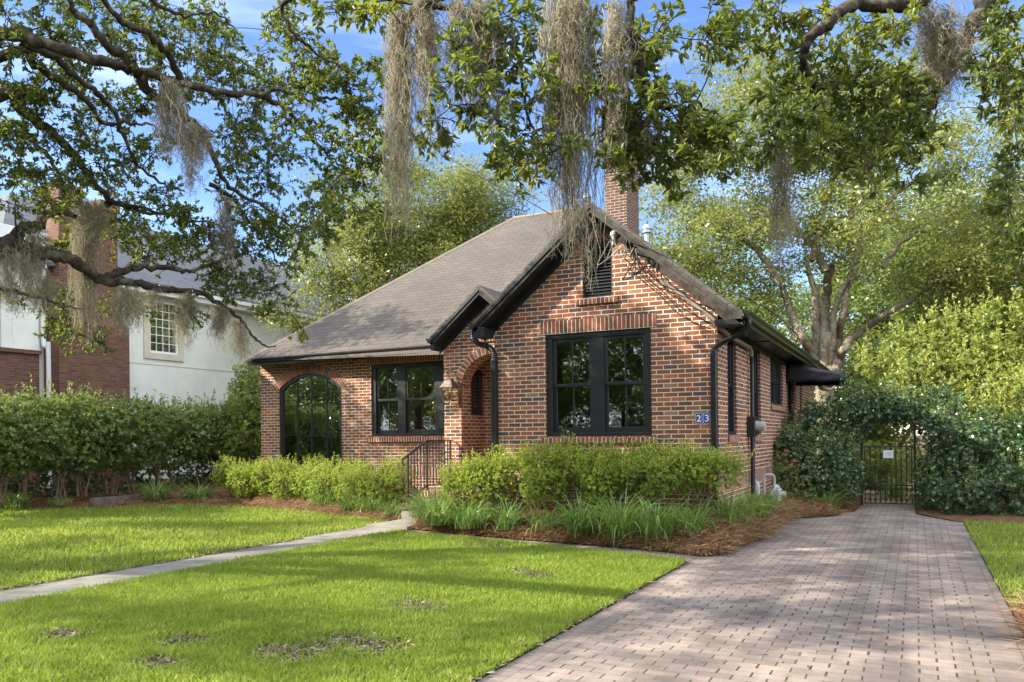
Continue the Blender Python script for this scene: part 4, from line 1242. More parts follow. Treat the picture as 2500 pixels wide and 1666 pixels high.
b = MB(); b.box(XS + 0.02, XS + 0.07, 14.12, 14.20, 0.66, 0.70); b.build('cap', M['grey_paint'], t)
b = MB(); b.box(XS + 0.10, XS + 0.112, 14.07, 14.25, 0.40, 0.62); b.build('cover', M['grey_paint'], t, bevel=0.004)
gx, gy = -2.22, 14.72
t = empty('gas_meter', (gx, gy, 0.1), "grey gas meter with bent pipes at the foot of the side wall", "gas meter")
b = MB(); b.box(gx - 0.09, gx + 0.09, gy - 0.14, gy + 0.14, 0.30, 0.52); b.lathe([(0.08, 0.52), (0.08, 0.56), (0.05, 0.59)], 14, (gx, gy, 0)); b.build('meter_body', M['meter_grey'], t, bevel=0.015)
b = MB(); b.tube(smooth_path([(gx, gy - 0.1, 0.52), (gx, gy - 0.1, 0.70), (gx - 0.02, gy - 0.12, 0.76), (gx - 0.1, gy - 0.14, 0.77), (gx - 0.16, gy - 0.14, 0.70), (gx - 0.16, gy - 0.14, 0.1)], 5), 0.02, 8)
b.tube([(gx, gy + 0.1, 0.5), (gx, gy + 0.1, 0.05)], 0.03, 8); b.tube([(gx + 0.02, gy, 0.32), (gx + 0.02, gy, 0.02)], 0.035, 8); b.build('pipe', M['meter_grey'], t, smooth=True)
b = MB(); b.tube([(gx + 0.09, gy + 0.05, 0.42), (gx + 0.17, gy + 0.05, 0.42)], 0.05, 12); b.build('regulator', M['meter_grey'], t, smooth=True)

# overhead wire from the street to the gable
def wire(name, pts, r, label):
    m = MB(); m.tube(smooth_path(pts, 10), r, 6)
    return tag(m.build(name, M['cable'], smooth=True), label, "wire")
a = np.array((-4.05, 11.33, 4.40)); far = PD(1000, 300, 20.0)
wire('service_wire', [tuple(PD(620, -60, 34)), tuple(PD(1000, 300, 25) + np.array((0, 0, -0.15))), tuple(PD(1345, 524, 20.5))], 0.014, "thin black wire crossing the sky down to the roof ridge")
wire('service_drop', [tuple(PD(1180, 250, 7.5)), tuple(PD(1300, 385, 9.2)), tuple(PD(1390, 478, 11)), tuple(a)], 0.011, "dark cable running behind the hanging moss to the gable peak")

# ------------------------------------------------------------------ garden gate and block
t = empty('garden_gate', (-0.5, 18.0, 0), "black wrought iron garden gate with scrolls under the ivy arch", "gate")
gl, gr = -1.0, -0.02
b = MB()
for x in (gl, gr): b.box(x - 0.022, x + 0.022, 17.98, 18.02, 0, 2.0)
b.box(gl, gr, 17.985, 18.015, 1.96, 2.0); b.build('gate_frame', M['iron'], t)
b = MB()
nb = 9
for i in range(nb + 1):
    x = gl + 0.06 + (gr - gl - 0.12) * i / nb
    b.box(x - 0.009, x + 0.009, 17.99, 18.01, 0.04, 1.22)
for z in (0.05, 0.42, 1.20): b.box(gl + 0.03, gr - 0.03, 17.988, 18.012, z - 0.011, z + 0.011)
b.build('gate_bars', M['iron'], t)
b = MB()
for i in range(nb):
    x = gl + 0.06 + (gr - gl - 0.12) * (i + 0.5) / nb
    for z0, sg in ((0.36, -1), (0.11, 1)):
        for sx in (-1, 1):
            q = [(x + sx * (0.046 - 0.034 * math.cos(aa) * (1 - aa / 9)), 18.0, z0 + sg * 0.042 * math.sin(aa) * (1 - aa / 9)) for aa in np.linspace(0, 4.6, 9)]
            b.tube(q, 0.0055, 4)
b.build('scrolls', M['iron'], t)
tt = empty('gate_sign', (-0.5, 17.97, 1.05), "small white notice hung on the iron garden gate", "sign")
b = MB(); b.box(-0.60, -0.41, 17.968, 17.975, 0.97, 1.13); b.build('plate', M['white'], tt, bevel=0.002)
b = MB()
for z, w_ in ((1.085, 0.05), (1.06, 0.07), (1.035, 0.06)): b.box(-0.505 - w_, -0.505 + w_, 17.9665, 17.9678, z - 0.004, z + 0.004)
b.build('lettering', M['meter_grey'], tt)
t = MB(); t.box(-16.02, -15.88, 11.45, 12.65, -0.03, 0.235)
tag(t.build('edging_block', M['concrete_dark'], bevel=0.012), "stained concrete kerb holding the left hedge bed above the lawn", "edging")

# ------------------------------------------------------------------ the house next door
nb_ = empty('neighbour_house', (-24, 17, 0), "pale stucco house with brick chimney and grey roof beyond the left hedge", "house")
XN = -20.0
def part(m, name, mat, par=nb_, **k): return m.build(name, M[mat], par, **k)
wall_mesh('wall', rect(12.0, 30.0, 0, 5.95), [rect(16.25, 17.28, 4.05, 5.62)], FX(XN), (-0.25, 0, 0), M['stucco'], nb_)
b = MB(); b.box(-34, XN - 0.26, 12.0, 12.25, 0, 5.95); b.box(-34, XN - 0.26, 29.7, 29.95, 0, 5.9); part(b, 'wall', 'stucco')
b = MB(); b.box(XN - 6, XN + 0.08, 8.6, 12.90, 0, 3.68); part(b, 'brick_base', 'brick_neighbour')
b = MB(); b.box(XN - 6, XN + 0.16, 8.5, 12.92, 3.681, 3.78); part(b, 'brick_cap', 'brick_neighbour')
b = MB(); b.box(XN - 6, XN + 0.02, 12.26, 12.95, 3.79, 6.1); part(b, 'stucco_bay', 'stucco')
b = MB(); b.box(XN - 6, XN - 0.9, 8.6, 12.25, 3.79, 6.4); part(b, 'stucco_bay', 'stucco_trim')
b = MB(); b.box(XN - 7, XN + 0.35, 8.2, 12.95, 6.42, 6.75); part(b, 'cornice', 'white')
b = MB(); b.box(XN + 0.001, XN + 0.012, 14.95, 29.9, 3.70, 3.718); part(b, 'stucco_joint', 'stucco_trim')
c0, c1 = 13.07, 15.11
b = MB(); b.box(XN + 0.001, XN + 0.62, c0, c1, 0, 4.55); b.hexa([(XN + 0.001, c0, 4.551), (XN + 0.62, c0, 4.551), (XN + 0.62, c1, 4.551), (XN + 0.001, c1, 4.551)], [(XN + 0.001, c0 + 0.1, 5.0), (XN + 0.5, c0 + 0.1, 5.0), (XN + 0.5, c1 - 0.25, 5.0), (XN + 0.001, c1 - 0.25, 5.0)])
b.box(XN + 0.001, XN + 0.5, c0 + 0.1, c1 - 0.25, 5.001, 7.7); chn = part(b, 'chimney', 'brick_neighbour')
b = MB(); b.box(XN - 0.05, XN + 0.56, c0 + 0.06, c0 + 0.75, 7.701, 8.1); part(b, 'chimney_pot', 'brick_neighbour', chn)
b = MB(); b.box(XN - 0.05, XN + 0.56, c1 - 0.8, c1 - 0.2, 7.701, 7.95); part(b, 'chimney_pot', 'brick_neighbour', chn)
b = MB(); rz = 8.9
b.hexa([(XN + 0.35, 11.7, 5.95), (XN + 0.35, 30.3, 5.95), (XN - 4.5, 26, rz + 0.05), (XN - 4.5, 15, rz + 0.05)][::1], [(XN + 0.35, 11.7, 6.05), (XN + 0.35, 30.3, 6.05), (XN - 4.5, 26, rz + 0.15), (XN - 4.5, 15, rz + 0.15)])
b.hexa([(XN + 0.35, 11.7, 5.94), (XN - 4.5, 15, rz + 0.04), (XN - 9.35, 11.7, 5.94)], [(XN + 0.35, 11.7, 6.04), (XN - 4.5, 15, rz + 0.14), (XN - 9.35, 11.7, 6.04)])
part(b, 'roof', 'shingle_grey')
b = MB(); b.box(XN + 0.001, XN + 0.34, 15.15, 30, 5.72, 5.94); part(b, 'eave', 'white')
gutter_n = MB(); gutter_n.box(XN + 0.34, XN + 0.45, 15.2, 30.2, 5.86, 5.98); part(gutter_n, 'gutter', 'white')
b = MB(); b.tube(smooth_path([(XN + 0.12, 12.99, 6.0), (XN + 0.12, 12.99, 4.1), (XN + 0.24, 13.02, 3.9), (XN + 0.26, 13.03, 3.7), (XN + 0.26, 13.03, 0.2)], 6), 0.06, 8); part(b, 'downspout', 'white', smooth=True)
# window of the house next door
f = MB(TXr(XN))
f.box(16.05, 17.46, -0.05, 0.0 - 0.002, 3.87, 4.05); f.box(16.05, 16.25, -0.05, -0.002, 4.05, 5.62); f.box(17.28, 17.46, -0.05, -0.002, 4.05, 5.62); f.box(16.05, 17.46, -0.05, -0.002, 5.62, 5.715)
tr_ = part(f, 'window_trim', 'stucco_trim')
f = MB(TXr(XN)); f.box(16.252, 16.31, 0.0, 0.08, 4.052, 5.618); f.box(17.22, 17.278, 0.0, 0.08, 4.052, 5.618); f.box(16.31, 17.22, 0.0, 0.08, 4.052, 4.12); f.box(16.31, 17.22, 0.0, 0.08, 5.55, 5.618)
for i in range(1, 4): f.box(16.31 + 0.91 * i / 4 - 0.011, 16.31 + 0.91 * i / 4 + 0.011, 0.03, 0.06, 4.12, 5.55)
for i in range(1, 6): f.box(16.31, 17.22, 0.031, 0.061, 4.12 + 1.43 * i / 6 - 0.011, 4.12 + 1.43 * i / 6 + 0.011)
wn_ = part(f, 'window', 'white', nb_)
f = MB(TXr(XN)); f.box(16.31, 17.22, 0.045, 0.05, 4.12, 5.55); part(f, 'pane', 'glass', wn_)
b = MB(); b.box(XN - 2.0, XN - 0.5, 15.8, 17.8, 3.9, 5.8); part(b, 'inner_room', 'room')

CROWN_N, GRASS_N = 40, 190000

# ------------------------------------------------------------------ plants: generators
def proj(p):
    q = np.asarray(p, float) - CAM
    z = -q[..., 0] * math.sin(YAW) + q[..., 1] * math.cos(YAW)
    x = (q[..., 0] * math.cos(YAW) + q[..., 1] * math.sin(YAW)) / np.maximum(z, 1e-3); y = q[..., 2] / np.maximum(z, 1e-3)
    return 1250 + FOC * x, V0 - FOC * y, z

def in_poly(P, poly):
    x, y = P[:, 0], P[:, 1]; r = np.zeros(len(P), bool)
    n = len(poly)
    for i in range(n):
        (x0, y0), (x1, y1) = poly[i], poly[(i + 1) % n]
        c = ((y0 > y) != (y1 > y)) & (x < (x1 - x0) * (y - y0) / ((y1 - y0) if abs(y1 - y0) > 1e-12 else 1e-12) + x0)
        r ^= c
    return r

def rdir(n, rng, flat=1.0):
    d = rng.normal(0, 1, (n, 3)); d[:, 2] *= flat
    return unit(d)

def tube_add(acc, pts, rad, n=7):
    V, F = tube_np(pts, rad, n); acc.add(V, Q=F)

def oak_clump(wood, leaf, c, r, rng, ntw=12, L=0.075, W=0.028, young=0.04, per=9):
    c = np.asarray(c, float)
    D = rdir(ntw, rng, 0.75); D[:, 2] -= 0.12
    B = c + D * (r * (0.55 + 0.6 * rng.random((ntw, 1))))
    A = c + (B - c) * 0.12 + rng.normal(0, r * 0.10, (ntw, 3))
    Mid = (A + B) / 2 + rng.normal(0, r * 0.12, (ntw, 3))
    twigs(wood, A, Mid, 0.0055, 0.004); twigs(wood, Mid, B, 0.004, 0.002)
    t = np.concatenate((0.25 + 0.75 * rng.random((ntw, per)), 0.93 + 0.07 * rng.random((ntw, 5))), 1)
    k = t.shape[1]
    t2 = t[..., None]
    P = np.where(t2 < 0.5, A[:, None] + (Mid - A)[:, None] * (t2 * 2), Mid[:, None] + (B - Mid)[:, None] * (t2 * 2 - 1)).reshape(-1, 3)
    ax = np.repeat(unit(B - Mid), k, 0) * 0.75 + rdir(len(P), rng) * 0.85
    nr = rdir(len(P), rng) * 0.8 + np.array((0, 0, 0.9))
    base = rng.random() * 0.35
    isy = rng.random() < young
    rd = np.clip(base + 0.5 * rng.random(len(P)) + (0.5 if isy else 0.0), 0, 1)
    s = 0.7 + 0.6 * rng.random(len(P))
    leaves(leaf, P, ax, nr, L * s, W * s, rd, rich=True)

def branch_to(wood, limbs, c, rng, rmax=0.03, lift=0.0):
    """thin curved branch from the nearest limb point to c"""
    best = None
    for P, R in limbs:
        d = np.linalg.norm(P - c, axis=1) + 0.35 * np.maximum(0, P[:, 2] - c[2])
        i = int(d.argmin())
        if best is None or d[i] < best[0]: best = (d[i], P[i], R[i])
    d, p0, r0 = best
    if d < 0.05: return
    m = (p0 + c) / 2 + rng.normal(0, 0.12 * d, 3) + np.array((0, 0, lift * d))
    q = smooth_path([p0, m, c], 4)
    ra = min(r0 * 0.6, rmax, 0.006 + 0.018 * d)
    tube_add(wood, q, np.linspace(ra, 0.004, len(q)), 5)
    limbs.append((q, np.linspace(ra, 0.004, len(q))))

def mass_leaves(leaf, C_, R_, n, rng, L, W, flat=0.65, gain=0.0, sub=6, tight=0.21):
    """leaf sprays: each clump is a handful of small sprays whose leaves face roughly one way, so light and dark masses form"""
    nc = len(C_)
    S = np.repeat(C_, sub, 0); SR = np.repeat(R_, sub)
    o = rdir(len(S), rng, 0.8) * (0.35 + 0.55 * rng.random((len(S), 1)))
    S = S + o * SR[:, None] * (1, 1, flat + 0.15)
    face = unit(o * 0.7 + np.array((0, 0, 0.75)) + rng.normal(0, 0.25, o.shape))
    tone = 0.55 * np.repeat(rng.random(nc), sub) + 0.45 * rng.random(len(S))
    size = 0.55 + 0.9 * rng.random(len(S))
    k = rng.choice(len(S), n, p=size / size.sum())
    off = rng.normal(0, 1, (n, 3)); off[:, 2] *= 0.55
    P = S[k] + off * (SR[k] * tight * (0.7 + 0.5 * size[k]))[:, None]
    ax = unit(off * 0.7 + rdir(n, rng) * 0.7 + np.array((0, 0, -0.1))); nr = face[k] + rdir(n, rng) * 0.55
    rd = np.clip(0.55 * tone[k] + 0.45 * rng.random(n) + gain, 0, 1)
    s = 0.65 + 0.7 * rng.random(n)
    leaves(leaf, P, ax, nr, L * s, W * s, rd)

def big_tree(name, base, stems, C_, R_, nleaf, L, W, mleaf, mbark, label, cat, group=None, seed=1, rmax=0.10, twig=True):
    rng = np.random.default_rng(seed)
    t = empty(name, base, label, cat, group)
    wood, leaf = NP(), NP()
    limbs = []
    for pts, r0, r1 in stems:
        P = smooth_path(pts, 6, 0.02, rng); R = np.linspace(r0, r1, len(P))
        tube_add(wood, P, R, 9); limbs.append((P, R))
    order = np.argsort(np.linalg.norm(C_ - np.asarray(stems[0][0][-1]), axis=1))
    for i in order: branch_to(wood, limbs, C_[i], rng, rmax, 0.05)
    if twig:
        m = len(C_) * 5
        k = np.repeat(np.arange(len(C_)), 5)
        B = C_[k] + rdir(m, rng, 0.7) * R_[k][:, None] * 0.8
        twigs(wood, C_[k], B, 0.010, 0.004)
    mass_leaves(leaf, C_, R_, nleaf, rng, L, W)
    wood.build('trunk', mbark, t, rnd=False, smooth=True)
    leaf.build('crown', mleaf, t)
    return t

def copy_tree(t, loc, rotz, scale, label, group):
    c = t.copy(); C.objects.link(c); c.location = loc; c.rotation_euler = (0, 0, rotz); c.scale = scale
    c['label'] = label; c['group'] = group
    for ch in t.children:
        d = ch.copy(); C.objects.link(d); d.parent = c
    return c

def shrub(name, base, ells, n, L, W, mleaf, label, cat, group=None, stems=(), seed=1, inner=0.20, up=0.35, lump=0.13, mstem='stem', rich=False, shoots=0, zmin=0.03, top_bias=0.0):
    rng = np.random.default_rng(seed)
    t = empty(name, base, label, cat, group)
    leaf, wood = NP(), NP()
    E = np.asarray(ells, float)
    area = (E[:, 3] * E[:, 4] * E[:, 5]) ** (2 / 3)
    k = rng.choice(len(E), int(n * 1.6), p=area / area.sum())
    D = rdir(len(k), rng)
    if top_bias: D[:, 2] = np.where(rng.random(len(k)) < top_bias, np.abs(D[:, 2]), D[:, 2])
    ph = rng.random((4, 3)) * 6.28; fr = rng.normal(0, 1, (4, 3)) * 4.5
    lm = sum(np.sin(D @ fr[i] * 1.0 + ph[i, 0] + k * 1.7) for i in range(4)) / 4
    rr = (1 - np.abs(rng.normal(0, inner, len(k)))) * (1 + lump * lm)
    P = E[k, :3] + D * E[k, 3:] * rr[:, None]
    keep = P[:, 2] > zmin
    for e in range(len(E)):                       # drop leaves buried deep inside a neighbouring lobe
        q = (((P - E[e, :3]) / E[e, 3:]) ** 2).sum(1)
        keep &= ~((q < 0.42) & (k != e))
    P, D, k = P[keep][:n], D[keep][:n], k[keep][:n]
    O0 = unit(D / E[k, 3:])
    m = max(1, len(P) // 6)
    P, O0 = P[:m], O0[:m]
    up_ = unit(O0 * 0.6 + rdir(m, rng) * 0.45 + np.array((0, 0, up)))
    t1 = unit(np.cross(up_, rdir(m, rng))); t2 = np.cross(up_, t1)
    an = (np.arange(6)[None] * 1.05 + rng.random((m, 1)) * 6.28 + rng.normal(0, 0.3, (m, 6)))[..., None]
    ax = (np.cos(an) * t1[:, None] + np.sin(an) * t2[:, None]) * 0.8 + up_[:, None] * (0.25 + 0.5 * rng.random((m, 6, 1)))
    nr = up_[:, None] * 0.9 - ax * 0.15 + rng.normal(0, 0.25, (m, 6, 3))
    cl = np.sin(P @ np.array((5.1, 3.3, 4.7)) + seed) * np.sin(P @ np.array((-3.7, 6.1, 2.9)) + 2 * seed)
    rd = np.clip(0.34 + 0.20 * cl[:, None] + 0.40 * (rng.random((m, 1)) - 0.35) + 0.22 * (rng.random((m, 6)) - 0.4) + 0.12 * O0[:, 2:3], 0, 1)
    s = (0.7 + 0.5 * rng.random((m, 1))) * (0.8 + 0.4 * rng.random((m, 6)))
    PP = P[:, None] - up_[:, None] * (L * 0.5 * rng.random((m, 6, 1)))
    leaves(leaf, PP.reshape(-1, 3), ax.reshape(-1, 3), nr.reshape(-1, 3), (L * s).ravel(), (W * s).ravel(), rd.ravel(), rich)
    O = O0
    inn = P - O0 * (0.10 + 0.12 * rng.random((m, 1)))
    q_ = rng.random(m) < 0.5
    twigs(wood, inn[q_], P[q_], 0.0028, 0.0018)
    if shoots:                                    # upright young shoots with whorls of leaves
        idx = rng.choice(np.where(O[:, 2] > 0.25)[0], shoots)
        A = P[idx]; B = A + (O[idx] * 0.5 + np.array((0, 0, 1.0)) + rng.normal(0, 0.25, (shoots, 3))) * (L * 1.3 + L * 2.2 * rng.random((shoots, 1)))
        twigs(wood, A, B, 0.003, 0.0015)
        q = 9
        T_ = rng.random((shoots, q, 1)) * 0.75 + 0.3
        PP = (A[:, None] + (B - A)[:, None] * T_).reshape(-1, 3)
        leaves(leaf, PP, rdir(len(PP), rng) * 0.9 + np.array((0, 0, 0.55)), rdir(len(PP), rng) * 0.6 + np.array((0, 0, 0.7)), L * 0.9, W * 0.9, np.clip(0.62 + 0.38 * rng.random(len(PP)), 0, 1), rich)
    for (p0, nst, r0) in stems:
        p0 = np.asarray(p0, float)
        for i in range(nst):
            j = rng.integers(0, m)
            near = np.argsort(np.linalg.norm(P[:, :2] - p0[:2], axis=1))[: max(40, m // 6)]
            q = P[rng.choice(near)]
            a = p0 + np.append(rng.normal(0, 0.05, 2), 0)
            mid = a * 0.5 + q * 0.5 + np.append(rng.normal(0, 0.07, 2), 0.05)
            pts = smooth_path([a, a * 0.75 + mid * 0.25 + rng.normal(0, 0.02, 3), mid, q], 4)
            tube_add(wood, pts, np.linspace(r0 * (0.6 + 0.6 * rng.random()), r0 * 0.2, len(pts)), 6)
    leaf.build('foliage', M[mleaf], t)
    if wood.k: wood.build('stems', M[mstem], t, rnd=False, smooth=True)
    return t

def ribbons(acc, base, az, el0, droop, length, width, rng, K=7, rnd=None, twist=0.3):
    """arching strap leaves: start at elevation el0, bend over by droop (radians) along their length"""
    n = len(base)
    s = np.linspace(0, 1, K)
    el = el0[:, None] - droop[:, None] * s[None] ** 1.3
    stepl = (length / (K - 1))[:, None]
    dx = np.cos(el) * stepl; dz = np.sin(el) * stepl
    h = np.concatenate((np.zeros((n, 1)), np.cumsum(dx[:, :-1], 1)), 1); z = np.concatenate((np.zeros((n, 1)), np.cumsum(dz[:, :-1], 1)), 1)
    ca, sa = np.cos(az)[:, None], np.sin(az)[:, None]
    P = np.stack((base[:, 0:1] + h * ca, base[:, 1:2] + h * sa, base[:, 2:3] + z), 2)
    wv = width[:, None] * np.clip(np.minimum(1.0, (1 - s[None]) * 2.2 + 0.05), 0, 1) * 0.5
    tw = rng.normal(0, twist, n)[:, None] * s[None]
    sx, sy, sz = -sa * np.cos(tw), ca * np.cos(tw), np.sin(tw)
    S = np.stack((sx, sy, sz), 2) * wv[..., None]
    V = np.stack((P - S, P + S), 2).reshape(-1, 3)       # n, K, 2
    k = (np.arange(n)[:, None] * K * 2 + np.arange(K - 1)[None] * 2)[..., None]
    Q = (k + np.array((0, 1, 3, 2))).reshape(-1, 4)
    rd = rng.random(n) if rnd is None else rnd
    acc.add(V, Q=Q, rq=np.repeat(rd, K - 1))

def strap_clump(name, base, n, length, label, group, seed, spread=0.09, mat='leaf_blade'):
    n = int(n * 0.72)
    rng = np.random.default_rng(seed)
    t = empty(name, tuple(base), label, "border grass", group)
    acc = NP()
    b = np.asarray(base, float) + np.stack((rng.normal(0, spread, n), rng.normal(0, spread, n), np.zeros(n)), 1)
    az = np.arctan2(b[:, 1] - base[1], b[:, 0] - base[0]) + rng.normal(0, 0.8, n)
    ribbons(acc, b, az, np.clip(rng.normal(1.18, 0.22, n), 0.5, 1.55), np.clip(rng.normal(2.0, 0.55, n), 0.3, 3.0), length * (0.65 + 0.85 * rng.random(n)), 0.010 + 0.009 * rng.random(n), rng,
            rnd=np.clip(rng.normal(0.45, 0.22, n) + (rng.random(n) < 0.06) * 0.6, 0, 1))
    o = acc.build('blades', M[mat], t)
    return t

def spanish_moss(name, A, B, length, n, label, group, seed, width=0.042, tuft=0.8):
    n = int(n * 0.62)
    """grey tangled strands hanging between A and B"""
    rng = np.random.default_rng(seed)
    A, B = np.asarray(A, float), np.asarray(B, float)
    acc = NP()
    K = 16
    s = np.linspace(0, 1, K)
    # a few trailing ropes, each a bundle of strands
    nr = max(2, int(n / 45))
    tr = rng.random(nr); lr = length * (0.45 + 0.6 * rng.random(nr)); lr[0] = length
    rope = rng.integers(0, nr, n)
    top = A + (B - A) * (tr[rope] + rng.normal(0, 0.03, n))[:, None] + rng.normal(0, 0.02, (n, 3))
    ln = lr[rope] * np.clip(rng.beta(1.3, 1.5, n), 0.10, 1)
    st = rng.random(n) ** 1.3 * np.maximum(0, lr[rope] - ln)                  # strands start at different heights of the rope
    sway = np.cumsum(rng.normal(0, 0.017 / max(1.0, length), (nr, K, 2)), 1)
    wob = np.cumsum(rng.normal(0, 0.016, (n, K, 2)), 1) + rng.normal(0, width, (n, 1, 2)) * (1 - 0.72 * np.minimum(1, (st[:, None, None] + ln[:, None, None] * s[None, :, None]) / np.maximum(length, 0.1)))
    wob += 0.013 * np.sin(s[None, :, None] * (30 + 40 * rng.random((n, 1, 1))) + rng.random((n, 1, 2)) * 6.28)
    wob = wob + sway[rope] 
    wob[:, 0] *= 0.5
    P = np.concatenate((top[:, None, :2] + wob, (top[:, 2:3] - st[:, None] - ln[:, None] * s[None])[..., None]), 2)
    a = rng.random(n) * 6.28
    S = np.stack((np.cos(a), np.sin(a), np.zeros(n)), 1)[:, None] * (0.0026 + 0.0022 * rng.random((n, 1, 1))) * (1.15 - 0.6 * s)[None, :, None]
    V = np.stack((P - S, P + S), 2).reshape(-1, 3)
    k = (np.arange(n)[:, None] * K * 2 + np.arange(K - 1)[None] * 2)[..., None]
    Q = (k + np.array((0, 1, 3, 2))).reshape(-1, 4)
    tone = np.clip(rng.normal(0.48, 0.2, n), 0, 1)
    acc.add(V, Q=Q, rq=np.repeat(tone, K - 1))
    # short curls standing off the strands
    m = int(n * 26 * tuft)
    i = rng.integers(0, n, m); j = rng.integers(0, K - 1, m); f = rng.random((m, 1))
    p0 = P[i, j] * (1 - f) + P[i, j + 1] * f
    d1 = rdir(m, rng) * (0.015 + 0.034 * rng.random((m, 1))); d1[:, 2] -= 0.010
    d2 = d1 + rng.normal(0, 0.013, (m, 3)); d2[:, 2] -= 0.016
    w = rdir(m, rng) * 0.0014
    V = np.stack((p0 - w, p0 + w, p0 + d1 + w, p0 + d1 - w, p0 + d2), 1).reshape(-1, 3)
    k = np.arange(m)[:, None] * 5
    acc.add(V, Q=k + np.array((0, 1, 2, 3)), T=k + np.array((3, 2, 4)), rq=np.clip(tone[i] + 0.15, 0, 1), rt=np.clip(tone[i] + 0.15, 0, 1))
    o = acc.build(name, M['moss'])
    return tag(o, label, "Spanish moss", group)

# ------------------------------------------------------------------ live oak on the left, limbs reaching over the lawn
rng = np.random.default_rng(77)
oak = empty('live_oak', (-13.2, 2.6, 0), "spreading live oak reaching in from the left with mossy limbs over the lawn", "tree")
wood, leaf, limbs = NP(), NP(), []
def limb(pts, r0, r1, keep=limbs, acc=None, n=9):
    P = smooth_path(pts, 5, 0.012, rng); R = np.linspace(r0, r1, len(P)) * (1 + 0.08 * rng.normal(0, 1, len(P)))
    tube_add(acc if acc is not None else wood, P, np.abs(R), n); keep.append((P, R))
fork = np.array((-13.0, 2.8, 2.6))
limb([(-13.2, 2.6, -0.1), (-13.25, 2.6, 0.5), (-13.1, 2.7, 1.6), fork], 0.52, 0.36, n=14)
limb([fork, (-11.2, 3.8, 4.9), R7(-60, 140, 8.0)], 0.17, 0.072)
limb([R7(-60, 140, 8.0), R7(0, 150, 8.0), R7(150, 180, 8.1), R7(300, 235, 8.2), R7(500, 290, 8.4), R7(640, 330, 8.5), R7(770, 365, 8.6), R7(900, 400, 8.8), R7(1050, 425, 9.0), R7(1180, 440, 9.2), R7(1290, 480, 9.4), R7(1370, 560, 9.5), R7(1440, 650, 9.6), R7(1520, 720, 9.7), R7(1600, 800, 9.8)], 0.070, 0.010)
limb([fork, (-11.0, 3.9, 4.6), R7(0, 165, 8.2), R7(120, 210, 8.3), R7(250, 270, 8.4), R7(340, 350, 8.6), R7(450, 430, 8.8), R7(530, 530, 9.0), R7(570, 640, 9.2), R7(640, 760, 9.4), R7(760, 850, 9.6), R7(850, 880, 9.8)], 0.055, 0.009)
limb([(-11.0, 3.9, 4.4), R7(0, 255, 8.6), R7(150, 300, 8.7), R7(290, 380, 8.8), R7(400, 470, 9.0), R7(480, 570, 9.2), R7(600, 560, 9.3), R7(720, 590, 9.4)], 0.06, 0.010)
limb([fork, (-11.0, 4.0, 3.9), R7(0, 430, 9.0), R7(80, 490, 9.1), R7(180, 570, 9.2), R7(290, 660, 9.4), R7(370, 750, 9.6), R7(430, 840, 9.8), R7(520, 920, 10.0), R7(640, 970, 10.2), R7(760, 985, 10.4)], 0.085, 0.018)
limb([(-10.8, 4.2, 3.6), R7(0, 600, 9.4), R7(120, 620, 9.5), R7(200, 700, 9.6), R7(270, 790, 9.8), R7(300, 900, 9.9)], 0.05, 0.012)
limb([R7(300, -60, 7.6), R7(350, 60, 7.8), R7(420, 110, 7.9), R7(470, 190, 8.0), R7(560, 260, 8.2), R7(640, 330, 8.5)], 0.03, 0.045)
limb([R7(430, -60, 7.4), R7(560, 100, 7.8), R7(680, 150, 8.0), R7(760, 230, 8.3), R7(830, 370, 8.7)], 0.025, 0.04)
limb([R7(640, -40, 7.8), R7(760, 40, 8.0), R7(880, 70, 8.2), R7(1000, 60, 8.3), R7(1080, 130, 8.5)], 0.022, 0.008)
limb([R7(640, 345, 8.5), R7(700, 430, 8.7), R7(800, 500, 8.9), R7(910, 590, 9.2), R7(980, 720, 9.5), R7(1060, 860, 9.9), R7(1180, 930, 10.3), R7(1300, 1010, 10.6), R7(1380, 1090, 10.8)], 0.055, 0.010)
limb([R7(1180, 440, 9.2), R7(1290, 410, 9.2), R7(1400, 460, 9.2), R7(1520, 450, 9.2), R7(1620, 500, 9.2), R7(1700, 580, 9.2)], 0.028, 0.008)
# low mossy limb
low = [R4(-60, 330, 9.0), R4(0, 295, 9.0), R4(60, 265, 9.1)]
limb([fork, (-11.4, 3.9, 3.0)] + low + [R4(120, 215, 9.2), R4(190, 190, 9.3), R4(212, 145, 9.4), R4(290, 132, 9.5), R4(360, 155, 9.6)], 0.11, 0.035)
limb([low[2], R4(150, 320, 9.2), R4(250, 340, 9.3), R4(330, 355, 9.4), R4(390, 390, 9.5), R4(470, 450, 9.7), R4(520, 468, 9.8), R4(580, 462, 9.9), R4(690, 480, 10.0), R4(760, 500, 10.2), R4(860, 510, 10.4), R4(960, 520, 10.6), R4(1040, 570, 10.8), R4(1130, 630, 11.0), R4(1190, 700, 11.2), R4(1240, 760, 11.4), R4(1320, 775, 11.6)], 0.085, 0.010)
limb([R4(500, 460, 9.8), R4(560, 420, 9.9), R4(640, 400, 10.0), R4(720, 390, 10.1), R4(830, 402, 10.2), R4(910, 415, 10.4), R4(1010, 380, 10.5), R4(1150, 330, 10.6)], 0.06, 0.012)
limb([R4(0, 500, 9.0), R4(90, 520, 9.1), R4(200, 545, 9.2), R4(300, 580, 9.3), R4(400, 600, 9.4)], 0.03, 0.006)
limb([R4(200, 545, 9.2), R4(230, 620, 9.3), R4(290, 660, 9.4), R4(330, 720, 9.4)], 0.015, 0.004)
limb([R4(500, 90, 10.0), R4(620, 100, 10.1), R4(760, 140, 10.2), R4(900, 160, 10.3), R4(1050, 200, 10.4)], 0.03, 0.008)
limb([R4(1000, 0, 10.4), R4(1100, 60, 10.5), R4(1180, 160, 10.6), R4(1260, 260, 10.7), R4(1330, 380, 10.8)], 0.03, 0.008)
blobs = []
